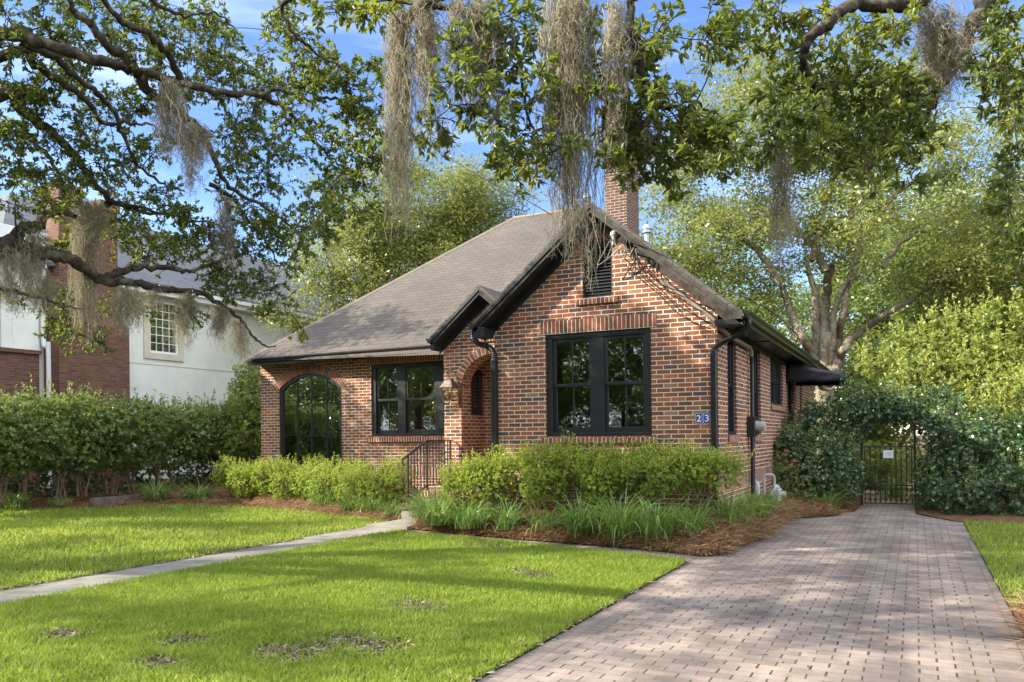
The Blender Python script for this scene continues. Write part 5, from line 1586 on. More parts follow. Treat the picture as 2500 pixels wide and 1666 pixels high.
rows7 = {45: [40, 160, 300, 430, 560, 690, 820, 940, 1010], 150: [60, 240, 380, 520, 660, 780, 900, 1000], 250: [100, 230, 380, 560, 700, 850, 960, 1070, 1165],
         350: [60, 200, 330, 880, 1000, 1120, 1230, 1330], 450: [50, 170, 300, 420, 560, 680, 860, 960, 1080], 550: [60, 200, 340, 480, 1100, 1180, 1225],
         650: [80, 220, 330, 460, 600, 720, 1050, 1180, 1260], 750: [60, 200, 320, 430, 520, 1060, 1150, 1230, 1310], 850: [80, 200, 330, 480, 760, 1080, 1200, 1300, 1400, 1500],
         950: [60, 560, 700, 820, 1150, 1280, 1400, 1500, 1600, 1650], 1050: [520, 640, 1150, 1260, 1380, 1500]}
for y, xs in rows7.items():
    for x in xs:
        blobs.append((R7(x + rng.normal(0, 22), y + rng.normal(0, 22), 8.2 + 0.0012 * (x + y) + rng.normal(0, 0.35)), 0.24))
for x, y in ((1330, 60), (1310, 150), (1400, 200), (1450, 280), (1350, 300), (1550, 250), (1500, 350), (1600, 320), (1700, 270), (1750, 340), (1420, 370), (1560, 420), (1620, 520), (1700, 600), (1450, 650), (1600, 680), (1700, 720), (1560, 760), (1650, 850), (1720, 930), (1690, 430), (1480, 560), (1640, 790)):
    blobs.append((R7(x + rng.normal(0, 18), y + rng.normal(0, 18), 8.6 + rng.normal(0, 0.4)), 0.22))
for x, y in ((1180, 100), (1250, 180), (1330, 250), (1100, 250), (1000, 300), (1150, 340), (1260, 330), (1350, 400), (1180, 440), (1280, 480), (1090, 400), (900, 330), (820, 340), (700, 330), (740, 60), (860, 120), (960, 180), (620, 200), (560, 130), (1050, 480), (1200, 540), (1320, 560), (330, 60), (90, 560), (300, 520), (330, 640), (260, 700), (340, 690), (500, 600), (560, 560), (900, 250), (420, 210), (300, 260), (260, 90), (1000, 440), (640, 330), (720, 280)):
    blobs.append((R4(x + rng.normal(0, 15), y + rng.normal(0, 15), 10.2 + 0.0006 * x + rng.normal(0, 0.35)), 0.26))
extra = []
for c, r in blobs:
    if rng.random() < 0.75: extra.append((c + rng.normal(0, 0.22, 3), r * 0.9))
blobs += extra
n_seen = len(blobs)
order = sorted(range(len(blobs)), key=lambda i: min(np.linalg.norm(P - blobs[i][0], axis=1).min() for P, R in limbs))
for i in order:
    c, r = blobs[i]
    branch_to(wood, limbs, c, rng, 0.022)
    oak_clump(wood, leaf, c, r, rng, ntw=13, L=0.052, W=0.022, young=0.06, per=11)
# the rest of the crown, overhead and behind the frame, that dapples the yard
nfar = 0
limb([fork, (-14, 1.0, 5.5), (-16, -1.5, 7.5), (-18, -4, 8.5)], 0.22, 0.05); limb([fork, (-12.2, 0.8, 5.5), (-10.5, -2.0, 7.8), (-8, -4, 8.8)], 0.22, 0.05)
limb([fork, (-14.5, 4.5, 5.5), (-17, 6, 7.5)], 0.2, 0.05); limb([fork, (-12.5, 3.0, 6.0), (-11.5, 3.0, 8.5), (-11, 3.5, 10.5)], 0.2, 0.05)
Cc, Rc = [], []
LS = np.array((1.3, 1.0, -0.9))
def bough(target, t, n=5, sp=0.5, rr=(0.42, 0.68)):
    """a leafy bough up in the crown, t along the sunbeam from the spot it shades; never inside the picture"""
    c0_ = np.asarray(target, float) - LS * t
    for _ in range(n):
        c = c0_ + rng.normal(0, sp, 3) * (1, 1, 0.6)
        r = rr[0] + (rr[1] - rr[0]) * rng.random()
        u, v, z = proj(c)
        mg = 60 + 1.6 * r * FOC / max(z, 0.3)
        if z > -0.5 and -mg < u < 2500 + mg and -mg < v < 1700: continue
        if c[2] < 3.8: continue
        Cc.append(c); Rc.append(r)
for i in range(20):                             # lower left of the gable front, below a rising diagonal
    x = rng.uniform(-6.2, -3.2); top = 3.35 + 0.75 * (x + 4.3)
    bough((x, YG, rng.uniform(1.35, max(1.5, min(top, 3.3) - 0.3))), rng.uniform(5.6, 7.5), 4, 0.26, (0.28, 0.45))
for i in range(13): bough((rng.uniform(-14, -8.3), YL, rng.uniform(0.6, 2.6)), rng.uniform(6.0, 9.0), 4, 0.4)
for i in range(9): bough((rng.uniform(-13.2, -10.2), 15.1 + 0.5 * rng.random(), 4.05), rng.uniform(6.0, 8.0), 3, 0.4)
for i in range(7): bough((rng.uniform(-8.2, -6.2), YP, rng.uniform(1.0, 3.2)), rng.uniform(6.0, 8.0), 3, 0.3)
for i in range(17): bough((rng.uniform(-2.3, 0.8), rng.uniform(9.2, 15.5), 0), rng.uniform(7.2, 10.0), 5, 0.42)
for i in range(4): bough((rng.uniform(-2.3, 0.6), rng.uniform(5.0, 8.6), 0), rng.uniform(7.2, 9.0), 3, 0.3, (0.25, 0.4))
k = 0
while k < CROWN_N:
    x, y = rng.uniform(-17, 1.0), rng.uniform(2.0, 13.0)
    if 9.6 < y and -7.4 < x < -0.6: continue
    if math.sin(y * 2.3 + 0.35 * x + 1.2 * math.sin(x * 0.6)) + 0.6 * math.sin(1.1 * y - 0.8 * x) < 0.15 and rng.random() < 0.85: continue
    if x > -2.8 and y < 8.0 and rng.random() < 0.85: continue
    bough((x, y, 0), rng.uniform(7.0, 10.5), 5, 0.42); k += 1
Cc, Rc = np.array(Cc), np.array(Rc)
lb2 = list(limbs)
for c in Cc: branch_to(wood, lb2, c, rng, 0.05)
mass_leaves(leaf, Cc, Rc, len(Cc) * 120, rng, 0.13, 0.06)
wood.build('trunk', M['bark_oak'], oak, rnd=False, smooth=True)
leaf.build('crown', M['leaf_oak'], oak)

# ------------------------------------------------------------------ second live oak, trunk out of sight to the right, branches hanging in from above
rng = np.random.default_rng(41)
oak2 = empty('live_oak', (5.2, 4.6, 0), "live oak overhead, its branches hanging into the top centre and top right of the view", "tree")
wood, leaf, limbs = NP(), NP(), []
fork = np.array((5.0, 4.7, 3.4))
limb([(5.2, 4.6, -0.1), (5.2, 4.6, 0.5), (5.1, 4.7, 2.0), fork], 0.45, 0.32, limbs, wood, 14)
limb([fork, (4.0, 5.6, 5.4), R8(2050, -160, 7.6), R8(1900, -10, 7.4), R8(1760, 25, 7.3), R8(1600, 20, 7.2), R8(1520, 50, 7.1), R8(1430, 130, 7.0), R8(1360, 190, 7.0), R8(1338, 290, 7.0), R8(1390, 380, 7.1), R8(1420, 430, 7.1), R8(1390, 510, 7.2), R8(1350, 590, 7.2)], 0.085, 0.010, limbs, wood)
limb([(4.2, 5.4, 4.9), R8(2350, -80, 8.0), R8(2200, 0, 7.9), R8(2120, 100, 7.8), R8(2080, 200, 7.7), R8(2000, 330, 7.6), R8(1950, 420, 7.6), R8(1890, 470, 7.5), R8(1790, 500, 7.5), R8(1690, 540, 7.5)], 0.10, 0.015, limbs, wood)
limb([R8(1950, 430, 7.6), R8(1900, 560, 7.6), R8(1850, 640, 7.6), R8(1780, 690, 7.6), R8(1690, 700, 7.6)], 0.03, 0.008, limbs, wood)
limb([fork, (3.2, 4.6, 6.4), (0.5, 4.8, 7.2), R7(2560, -420, 6.7), R7(2300, -260, 6.8), R7(2060, -80, 6.9), R7(1960, 30, 6.9), R7(1900, 70, 7.0), R7(1850, 120, 7.0), R7(1840, 240, 7.0)], 0.12, 0.03, limbs, wood)
limb([(0.5, 4.8, 7.2), R8(700, -260, 6.5), R8(580, -100, 6.5), R8(545, 40, 6.6), R8(535, 160, 6.6), R8(470, 240, 6.7), R8(380, 300, 6.7)], 0.06, 0.012, limbs, wood)
limb([R8(545, 100, 6.6), R8(600, 330, 6.7), R8(615, 430, 6.8), R8(650, 490, 6.8), R8(740, 492, 6.9), R8(830, 470, 7.0), R8(920, 520, 7.0), R8(1000, 560, 7.0)], 0.03, 0.006, limbs, wood)
limb([(0.5, 4.8, 7.2), R8(420, -300, 6.7), R8(320, -80, 6.8), R8(290, 100, 6.9), R8(280, 260, 6.9), R8(370, 370, 7.0), R8(430, 450, 7.1), R8(425, 580, 7.2), R8(460, 700, 7.2)], 0.06, 0.014, limbs, wood)
limb([R7(1960, 30, 6.9), R7(2200, 60, 7.0), R7(2350, 160, 7.0), R8(40, 300, 7.0), R8(60, 480, 7.0), R8(120, 640, 7.0)], 0.03, 0.008, limbs, wood)
limb([R7(1960, 30, 6.9), R7(1700, -30, 7.2), R7(1480, -40, 7.5), R7(1300, 20, 7.8), R7(1350, 160, 8.0), R7(1420, 215, 8.2), R7(1520, 290, 8.3), R7(1650, 340, 8.4)], 0.035, 0.008, limbs, wood)
b8 = [(30, 60), (80, 150), (30, 300), (60, 480), (30, 620), (120, 700), (40, 740), (200, 650), (150, 350), (380, 80), (430, 180), (560, 180), (600, 220), (540, 300), (450, 320), (600, 330), (660, 380), (500, 400), (420, 420), (560, 470), (640, 500), (740, 440), (800, 500), (700, 560), (600, 580), (500, 560), (450, 640), (560, 660), (650, 650), (760, 600), (850, 560), (920, 560), (980, 580), (900, 640), (980, 660), (820, 680), (740, 720), (700, 800), (640, 800), (560, 740), (500, 740), (1000, 700), (950, 720), (680, 90), (700, 150),
      (900, 130), (870, 200), (960, 180), (1000, 60), (1060, 130), (1120, 200), (1180, 110), (1250, 60), (1300, 180), (1240, 240), (1160, 250), (1400, 60), (1500, 30), (1620, 100), (1700, 150), (1760, 120), (1560, 180), (1460, 250), (1550, 300), (1650, 280), (1400, 320), (1500, 380), (1600, 380), (1300, 400), (1220, 430), (1350, 470), (1450, 500), (1550, 480), (1650, 450), (1700, 380), (1750, 330), (1800, 420), (1850, 380), (1250, 540), (1350, 560), (1450, 600), (1550, 600), (1650, 560), (1750, 540), (1850, 520), (1900, 600), (1800, 640), (1700, 660), (1600, 680), (1500, 680), (1400, 680), (1300, 650), (1200, 620), (1550, 760), (1650, 780), (1780, 760), (1820, 820),
      (2250, 150), (2300, 60), (2330, 200), (2200, 60), (2150, 240), (2280, 300), (2330, 400), (2250, 420), (2180, 350), (2330, 560), (2300, 950), (2330, 1050), (2340, 1130), (2330, 680), (2300, 800), (2230, 520)]
blobs = [(R8(x + rng.normal(0, 14), y + rng.normal(0, 14), (6.8 if x < 1050 else 7.3) + rng.normal(0, 0.3)), 0.22) for x, y in b8]
blobs += [(R7(x + rng.normal(0, 14), y + rng.normal(0, 14), 7.0 + rng.normal(0, 0.3)), 0.2) for x, y in ((2300, 60), (2330, 200), (2260, 280), (2300, 450), (2280, 560), (2320, 640), (2330, 740), (1780, 60), (1760, 30), (2130, 260), (2060, 380), (2020, 530), (2240, 90), (2200, 330), (2160, 500), (1990, 640), (1600, 20), (1480, 40), (1700, 60))]
order = sorted(range(len(blobs)), key=lambda i: min(np.linalg.norm(P - blobs[i][0], axis=1).min() for P, R in limbs))
for i in order:
    c, r = blobs[i]
    branch_to(wood, limbs, c, rng, 0.02)
    oak_clump(wood, leaf, c, r, rng, ntw=11, L=0.072, W=0.028, young=0.08, per=8)
Cc, Rc = [], []
while len(Cc) < 90:
    d = rng.normal(0, 1, 3); d /= np.linalg.norm(d)
    c = np.array((5.0, 4.0, 7.2)) + d * np.array((4.5, 5.0, 2.6)) * (0.4 + 0.6 * rng.random() ** 0.5)
    u, v, z = proj(c)
    mg = 60 + 1.3 * FOC / max(z, 0.3)
    if z > -0.5 and -mg < u < 2500 + mg and -mg < v < 1700: continue
    if c[2] < 4.5: continue
    Cc.append(c); Rc.append(0.5 + 0.3 * rng.random())
Cc, Rc = np.array(Cc), np.array(Rc)
for c in Cc: branch_to(wood, limbs, c, rng, 0.04)
mass_leaves(leaf, Cc, Rc, 90 * 120, rng, 0.12, 0.055)
wood.build('trunk', M['bark_oak'], oak2, rnd=False, smooth=True)
leaf.build('crown', M['leaf_oak'], oak2)

# Spanish moss: (top-left, top-right, length in metres, strands, label)
MG = "Spanish moss hanging from the oaks"
moss = [
    (R7(735, 350, 8.5), R7(800, 370, 8.6), 0.95, 330, "ragged moss beard in the middle of the left oak's big limb, trailing to a tail"),
    (R7(840, 530, 8.6), R7(935, 590, 8.7), 0.85, 300, "moss beard just right of the ragged one under the left oak's big limb"),
    (R4(375, 60, 9.7), R4(420, 80, 9.7), 1.75, 420, "longest pale moss column over the neighbour's brick chimney"),
    (R4(455, 80, 9.7), R4(480, 95, 9.7), 0.75, 150, "short moss tuft beside the longest pale column"),
    (R4(90, 235, 9.1), R4(190, 195, 9.2), 1.0, 260, "wide moss curtain on the low limb by the far left stucco wall"),
    (R4(5, 300, 9.0), R4(50, 290, 9.0), 0.85, 160, "thin moss at the left edge below the low limb"),
    (R4(600, 490, 9.9), R4(740, 500, 10.1), 0.60, 330, "dark moss fringe left of the neighbour's white window"),
    (R4(845, 510, 10.3), R4(930, 525, 10.5), 0.75, 300, "dark moss curtain right of the neighbour's white window"),
    (R4(985, 540, 10.6), R4(1070, 600, 10.8), 0.62, 220, "moss fringe on the falling tip of the low limb over the stucco wall"),
    (R4(1125, 640, 11.0), R4(1160, 680, 11.1), 0.62, 150, "last moss tail of the low limb near the house corner"),
    (R4(1040, 10, 10.4), R4(1100, 60, 10.5), 1.05, 200, "slim pale moss between the neighbour's roof and the far tree"),
    (R4(200, 430, 9.2), R4(290, 440, 9.3), 0.5, 120, "wispy moss before the neighbour's brick chimney base"),
    (R7(1815, 40, 7.0), R7(1870, 60, 7.0), 1.95, 480, "leftmost long moss rope at the top centre, hanging to the far tree"),
    (R7(1910, 0, 6.95), R7(1990, 10, 6.95), 1.35, 380, "second long moss rope from the left at the top centre"),
    (R7(2060, -20, 6.9), R7(2110, -20, 6.9), 1.2, 200, "thin moss rope ending in a tail right of the second long one"),
    (R7(2140, -30, 6.9), R7(2220, -20, 6.9), 1.15, 340, "broad moss rope left of the gap of blue sky at the top centre"),
    (R8(170, -40, 6.8), R8(215, -40, 6.8), 2.35, 420, "long moss rope over the roof ridge, left strand of the pair at the gable"),
    (R8(240, -40, 6.75), R8(330, -30, 6.8), 2.55, 620, "longest and thickest moss rope, hanging down to the gable's left rake"),
    (R8(460, -30, 6.6), R8(495, -20, 6.6), 1.75, 190, "slim moss rope falling in front of the chimney"),
    (R8(415, 560, 7.2), R8(440, 580, 7.2), 0.42, 80, "short moss tuft at the chimney's left edge"),
    (R8(1225, 610, 7.2), R8(1245, 615, 7.2), 1.35, 190, "single dark moss strand hanging alone before the tall sunlit tree"),
    (R8(1900, 10, 7.4), R8(2020, 20, 7.4), 0.75, 260, "short dense moss bundle at the top right limb"),
    (R8(1920, 150, 7.5), R8(2050, 120, 7.6), 0.80, 380, "pale moss spread below the top right limb"),
    (R8(1880, 0, 7.4), R8(1905, 0, 7.4), 0.5, 90, "short moss strip left of the dense bundle at the top right"),
    (R8(590, 560, 6.9), R8(650, 590, 6.9), 0.35, 90, "small faint moss wisp right of the chimney top"),
]
for i, (a, b_, ln, n, lab) in enumerate(moss):
    spanish_moss('spanish_moss', a, b_, ln, n, lab, MG, 300 + i)

# ------------------------------------------------------------------ trees behind
def ell_clumps(n, c, r, rng, lo=-1e9, power=0.45, seedn=1):
    out = []
    ph = rng.random((3, 3)) * 6.28
    while len(out) < n:
        d = rng.normal(0, 1, 3); d /= np.linalg.norm(d)
        f = 1 + 0.18 * math.sin(4 * d[0] + ph[0, 0]) + 0.15 * math.sin(5 * d[2] + ph[0, 1]) + 0.12 * math.sin(6 * d[1] + ph[0, 2])
        p = np.asarray(c) + d * np.asarray(r) * f * rng.random() ** power
        if p[2] > lo: out.append(p)
    return np.array(out)

rng = np.random.default_rng(9)
DR = 26.0
base = R3(930, 650, DR); base[2] = 0
st = []
for pts, r0, r1 in (([(880, 640), (850, 480), (800, 380), (740, 250), (690, 110)], .22, .13), ([(900, 640), (885, 520), (880, 400), (870, 250), (880, 100)], .22, .14),
                    ([(950, 640), (950, 520), (940, 400), (930, 200), (960, 0)], .28, .16), ([(965, 640), (985, 560), (1000, 400), (1030, 250), (1070, 0)], .22, .12),
                    ([(970, 640), (1010, 520), (1040, 440), (1120, 360), (1250, 270), (1380, 190), (1500, 110), (1600, 60)], .20, .08), ([(850, 480), (800, 420), (700, 300), (560, 200), (430, 150)], .08, .03)):
    st.append(([R3(x, y, DR + rng.normal(0, .4)) for x, y in pts], r0 * 0.78, r1 * 0.8))
st += [([R3(925, 600, DR), R3(915, 420, DR), R3(905, 240, DR), R3(850, 60, DR), R3(820, -60, DR)], .17, .06), ([R3(955, 580, DR), R3(970, 400, DR), R3(985, 220, DR), R3(1060, 60, DR), R3(1100, -100, DR)], .15, .05)]
st += [([R8(1230, 1300, DR), R8(1150, 1180, DR), R8(1060, 1100, DR), R8(960, 1040, DR - 1)], .13, .04), ([R8(1440, 1250, DR), R8(1400, 1150, DR), R8(1310, 1050, DR), R8(1240, 1000, DR), R8(1120, 960, DR - 1)], .14, .04),
       ([R8(1380, 1200, DR), R8(1420, 1000, DR), R8(1480, 800, DR + 1), R8(1460, 600, DR + 1)], .14, .04), ([R8(1570, 1300, DR), R8(1580, 1180, DR), R8(1650, 1030, DR), R8(1760, 900, DR), R8(1900, 800, DR)], .15, .04),
       ([R8(1600, 1150, DR), R8(1560, 950, DR), R8(1620, 750, DR + 1), R8(1700, 550, DR + 1)], .13, .04), ([R8(1700, 1230, DR), R8(1800, 1100, DR), R8(1950, 1040, DR), R8(2100, 980, DR)], .11, .03),
       ([base + (0, 0, -0.1), R3(925, 640, DR)], .40, .28)]
c0 = PD(1990 * 1.0625, 440 * 1.0625, DR)
Cc = np.concatenate((ell_clumps(170, c0, (6.6, 4.5, 4.8), rng, 3.6, 0.33), ell_clumps(50, PD(1800 * 1.0625, 280 * 1.0625, DR), (4.6, 3.0, 2.4), rng, 3.6, 0.4), ell_clumps(46, PD(1650 * 1.0625, 560 * 1.0625, DR), (2.6, 2.5, 2.6), rng, 3.8), ell_clumps(44, PD(2220 * 1.0625, 620 * 1.0625, DR), (3.2, 3.0, 1.6), rng, 4.2)))
u_, v_, z_ = proj(Cc); inz = (u_ > 1760) & (u_ < 2230) & (v_ > 600) & (v_ < 960) & (rng.random(len(Cc)) < 0.72)
Cc = Cc[~inz]
big_tree('backyard_tree', tuple(base), st, Cc, 0.75 + 0.55 * rng.random(len(Cc)), 115000, 0.125, 0.062, M['leaf_back'], M['bark_pale'], "tall sunlit tree with several pale trunks rising behind the house", "tree", seed=5, rmax=0.09)

rng = np.random.default_rng(12)
DL = 27.0
base = PD(850 * 1.0625, 690 * 1.0625, DL); base[2] = 0
r2 = lambda x, y: PD(600 + x / 2.8514, 450 + y / 2.8514, DL + rng.normal(0, .5))
st = [([base, r2(800, 900), r2(790, 780), r2(700, 690), r2(640, 600), r2(560, 480)], .2, .06), ([r2(800, 820), r2(825, 650), r2(800, 400), r2(760, 250), r2(700, 120)], .15, .05), ([r2(850, 800), r2(910, 700), r2(890, 480), r2(960, 330), r2(990, 200)], .15, .05),
      ([r2(1220, 620), r2(1250, 450), r2(1330, 300), r2(1450, 160), r2(1500, 40)], .15, .04), ([r2(1240, 600), r2(1330, 450), r2(1450, 370), r2(1560, 300), r2(1650, 240)], .10, .03), ([r2(900, 650), r2(950, 600), r2(1050, 480), r2(1150, 400)], .07, .03)]
Cc = np.concatenate((ell_clumps(150, PD(930 * 1.0625, 560 * 1.0625, DL), (3.4, 3.0, 3.3), rng, 3), ell_clumps(50, PD(1090 * 1.0625, 480 * 1.0625, DL), (1.8, 2.0, 1.9), rng, 3), ell_clumps(40, PD(760 * 1.0625, 640 * 1.0625, DL - 2), (2.0, 2, 2.6), rng, 2.5)))
lt = big_tree('backyard_tree', tuple(base), st, Cc, 0.65 + 0.5 * rng.random(len(Cc)), 62000, 0.115, 0.055, M['leaf_back'], M['bark_brown'], "loose green tree with brown forking branches behind the roof's left slope", "tree", seed=6, rmax=0.06)

# far trees closing the view, copies of one; and trees across the street that the windows mirror
rng = np.random.default_rng(33)
Cc = ell_clumps(120, (0, 0, 7.0), (4.6, 4.6, 4.6), rng, 1.6)
ft = big_tree('shade_tree', (0, 0, 0), [([(0, 0, -0.1), (0.1, 0, 2), (0, 0.2, 4), (0.3, 0, 7)], .35, .12), ([(0.1, 0, 2.4), (1.2, .6, 5), (2.4, 1, 7.5)], .18, .05), ([(0, 0.1, 2.8), (-1.4, -.5, 5), (-2.4, -.2, 8)], .18, .05), ([(0, .1, 3), (-.3, 1.6, 6), (.2, 2.6, 9)], .15, .04)],
              Cc, 0.9 + 0.5 * rng.random(len(Cc)), 26000, 0.19, 0.095, M['leaf_mid'], M['bark_brown'], "x", "tree", None, 8, 0.06, twig=False)
far = [((-16.5, 33, 0), 0.4, 0.95, "round tree beyond the gap between the two houses"), ((-24, 40, 0), 1.7, 1.25, "tree top showing over the neighbour's roof"), ((-9, 44, 0), 2.9, 1.05, "far tree low behind the main roof"), ((7, 36, 0), 4.0, 1.3, "tree behind the big shrub at the right edge"),
       ((1.5, 40, 0), 5.2, 1.15, "tree seen far back over the garden gate"), ((13, 30, 0), 0.9, 1.4, "tall tree at the far right edge behind the right lawn"), ((-2, 52, 0), 2.2, 1.4, "most distant tree, behind the tall pale-trunked one")]
mir = [((-10, -15, 0), 0.3, 1.1), ((-17, -13, 0), 1.3, 1.0), ((-24, -19, 0), 2.1, 1.3), ((-3, -18, 0), 3.3, 1.2), ((-31, -12, 0), 4.4, 1.2), ((-14, -24, 0), 5.1, 1.5), ((-22, -26, 0), 0.2, 1.6), ((4, -16, 0), 2.5, 1.2), ((-34, -22, 0), 3.5, 1.5)]
p, a, s, lab = far[0]
ft.location = p; ft.rotation_euler = (0, 0, a); ft.scale = (s, s, s); ft['label'] = lab; ft['group'] = "trees at the back of the gardens"
for p, a, s, lab in far[1:]: copy_tree(ft, p, a, (s, s, s), lab, "trees at the back of the gardens")
for p, a, s in mir: copy_tree(ft, p, a, (s, s, s * 0.95), "tree across the street, mirrored in the front windows", "trees across the street")

rng = np.random.default_rng(34)
Cc = np.concatenate((ell_clumps(90, (0, 0, 2.6), (3.6, 2.6, 2.7), rng, 0.3), ell_clumps(30, (1.2, 0, 4.2), (2.0, 2.0, 1.6), rng, 0.3)))
bt = big_tree('screen_tree', (0, 0, 0), [([(0, 0, -0.1), (0.1, 0, 1), (0, 0.2, 2.5), (0.3, 0, 4.5)], .16, .05), ([(0.05, 0, .4), (1.2, .4, 2.0), (2.0, .5, 3.5)], .09, .03), ([(0, 0, .5), (-1.2, -.4, 1.8), (-2.2, -.2, 3.2)], .09, .03)],
              Cc, 0.8 + 0.4 * rng.random(len(Cc)), 20000, 0.17, 0.085, M['leaf_mid'], M['bark_brown'], "x", "tree", None, 18, 0.05, twig=False)
scr = [((-1.0, 33, 0), 0.3, 1.0, "bushy screen tree straight behind the garden gate"), ((4.2, 32, 0), 1.9, 1.15, "bushy screen tree behind the ivy bank"), ((9.5, 29, 0), 3.0, 1.2, "bushy screen tree past the right lawn"), ((-6.5, 35, 0), 4.1, 1.1, "bushy screen tree hidden low behind the house's far corner"), ((-19.0, 30, 0), 5.0, 1.1, "bushy screen tree between the two houses")]
for i, (p, a, s_, lab) in enumerate(scr):
    if i == 0: bt.location = p; bt.rotation_euler = (0, 0, a); bt['label'] = lab; bt['group'] = "bushy screen trees behind the gardens"
    else: copy_tree(bt, p, a, (s_, s_, s_), lab, "bushy screen trees behind the gardens")
for i in range(5): copy_tree(bt, (-29.5 - 5.2 * i, -4.5 - 2.4 * i, 0), 0.7 + i * 1.9, (1.0, 1.0, 1.05), "bushy tree across the street, mirrored in the front windows", "bushy trees across the street")
for i in range(15): copy_tree(bt, (-46 + 3.9 * i, -29 - 3 * (i % 3), 0), i * 1.3, (1.15, 1.0, 1.25), "bushy tree across the street, mirrored in the front windows", "bushy trees across the street")

# ------------------------------------------------------------------ shrubs and hedges
def jit_ells(pts, rx, ry, rz, seed, j=0.15):
    r = np.random.default_rng(seed)
    return [(x + r.normal(0, j * rx), y + r.normal(0, j * ry), z + r.normal(0, j * rz * 0.6), rx * (0.85 + .3 * r.random()), ry * (0.85 + .3 * r.random()), rz * (0.88 + .24 * r.random())) for x, y, z in pts]

# clipped azalea hedge under the gable window
pts = [(-6.5, 10.98, 0.62), (-6.1, 11.06, 0.80)] + [(-5.6 + 0.45 * i, 11.08, 0.95) for i in range(8)] + [(-5.9, 10.88, 0.74), (-5.0, 10.88, 0.80), (-4.1, 10.9, 0.78), (-3.2, 10.92, 0.84)]
ells = jit_ells(pts, 0.42, 0.33, 0.30, 3)
shrub('hedge', (-4.4, 11.0, 0.2), ells, 36000, 0.046, 0.019, 'leaf_azalea', "bright green azalea hedge clipped level below the gable window", "hedge", None,
      [((x, 11.0 + 0.1 * (i % 2), 0.2), 9, 0.011) for i, x in enumerate(np.linspace(-6.5, -2.5, 13))], 31, inner=0.26, up=0.55, shoots=1300, top_bias=0.35, lump=0.32)
AZ = "azaleas in the bed left of the steps"
for i, (x, y, w, h, lab) in enumerate(((-9.35, 12.75, 0.75, 0.78, "full round azalea left of the iron handrail"), (-10.9, 13.25, 0.72, 0.80, "azalea between the fountain-like clump and the arched window's right side"), (-12.3, 13.5, 0.70, 0.80, "azalea below the left half of the arched window"), (-13.5, 13.6, 0.62, 0.80, "greyish azalea at the house's left corner"))):
    ells = jit_ells([(x, y, 0.2 + h * 0.5), (x - w * .7, y + .1, 0.2 + h * .42), (x + w * .65, y - .05, .2 + h * .40), (x + .2, y - .3, .2 + h * .32), (x - .35, y - .2, .2 + h * .5), (x + .4, y + .2, .2 + h * .62)], w * .55, w * .5, h * .42, 40 + i, 0.3)
    shrub('azalea', (x, y, 0.1), ells, 13000, 0.044, 0.018, 'leaf_azalea', lab, "shrub", AZ, [((x + dx, y, 0.15), 7, 0.010) for dx in (-.25, 0, .25)], 50 + i, inner=0.3, up=0.5, shoots=420, lump=0.35)

# tall clipped hedge shrubs along the left boundary, bare stems below
HG = "hedge shrubs along the left boundary"
hl = ["nearest hedge shrub at the left edge of the lawn", "hedge shrub before the neighbour's brick chimney, pale stems leaning left", "hedge shrub just left of the concrete kerb", "hedge shrub right above the concrete kerb", "hedge shrub behind the left strap-leaved clumps", "hedge shrub halfway to the house", "farthest hedge shrub, tucked by the house's left wall"]
for i, y in enumerate((8.9, 10.3, 11.6, 12.9, 14.2, 15.5, 16.8)):
    x = -16.95 - 0.02 * i
    ells = jit_ells([(x, y, 1.62), (x + .25, y - .45, 1.75), (x - .1, y + .5, 1.72), (x + .2, y + .1, 2.0), (x + .3, y, 1.25), (x + .15, y - .5, 1.3), (x + .1, y + .55, 1.28), (x + .25, y - .65, 1.75), (x + .25, y + .6, 1.95), (x + .35, y + .3, 1.6)], 0.66, 0.62, 0.44, 60 + i)
    shrub('hedge_shrub', (x, y, 0.3), ells, 15000, 0.080, 0.040, 'leaf_hedge', hl[i], "shrub", HG, [((x + .15, y - .25, 0.22), 5, 0.032), ((x + .1, y + .3, 0.22), 5, 0.034)], 70 + i, inner=0.18, up=0.3, shoots=150)
ells = jit_ells([(-18.3, 8.6 + 0.75 * i, 0.62) for i in range(17)], 0.55, 0.55, 0.8, 87)
shrub('low_hedge', (-18.3, 13.5, 0), ells, 20000, 0.085, 0.045, 'leaf_dark', "dark low undergrowth hedge filling the gap behind the bare stems of the left hedge", "hedge", None, [((-18.2, y, 0), 3, 0.02) for y in (9, 11, 13, 15, 17)], 88)
# shrub standing between hedge and house
ells = jit_ells([(-15.6, 16.0, 1.9), (-16.3, 16.5, 2.0), (-15.2, 16.0, 2.3), (-15.7, 16.2, 2.9), (-15.0, 15.8, 1.5), (-16.4, 16.7, 2.7), (-15.2, 16.0, 3.0), (-15.9, 15.9, 1.3)], 0.85, 0.75, 0.7, 81)
shrub('viburnum', (-15.6, 16.4, 0.2), ells, 16000, 0.10, 0.042, 'leaf_shrub', "loose tall shrub filling the gap between the left hedge and the house corner", "shrub", None, [((-15.6, 16.4, 0.1), 8, 0.025)], 82, shoots=120)

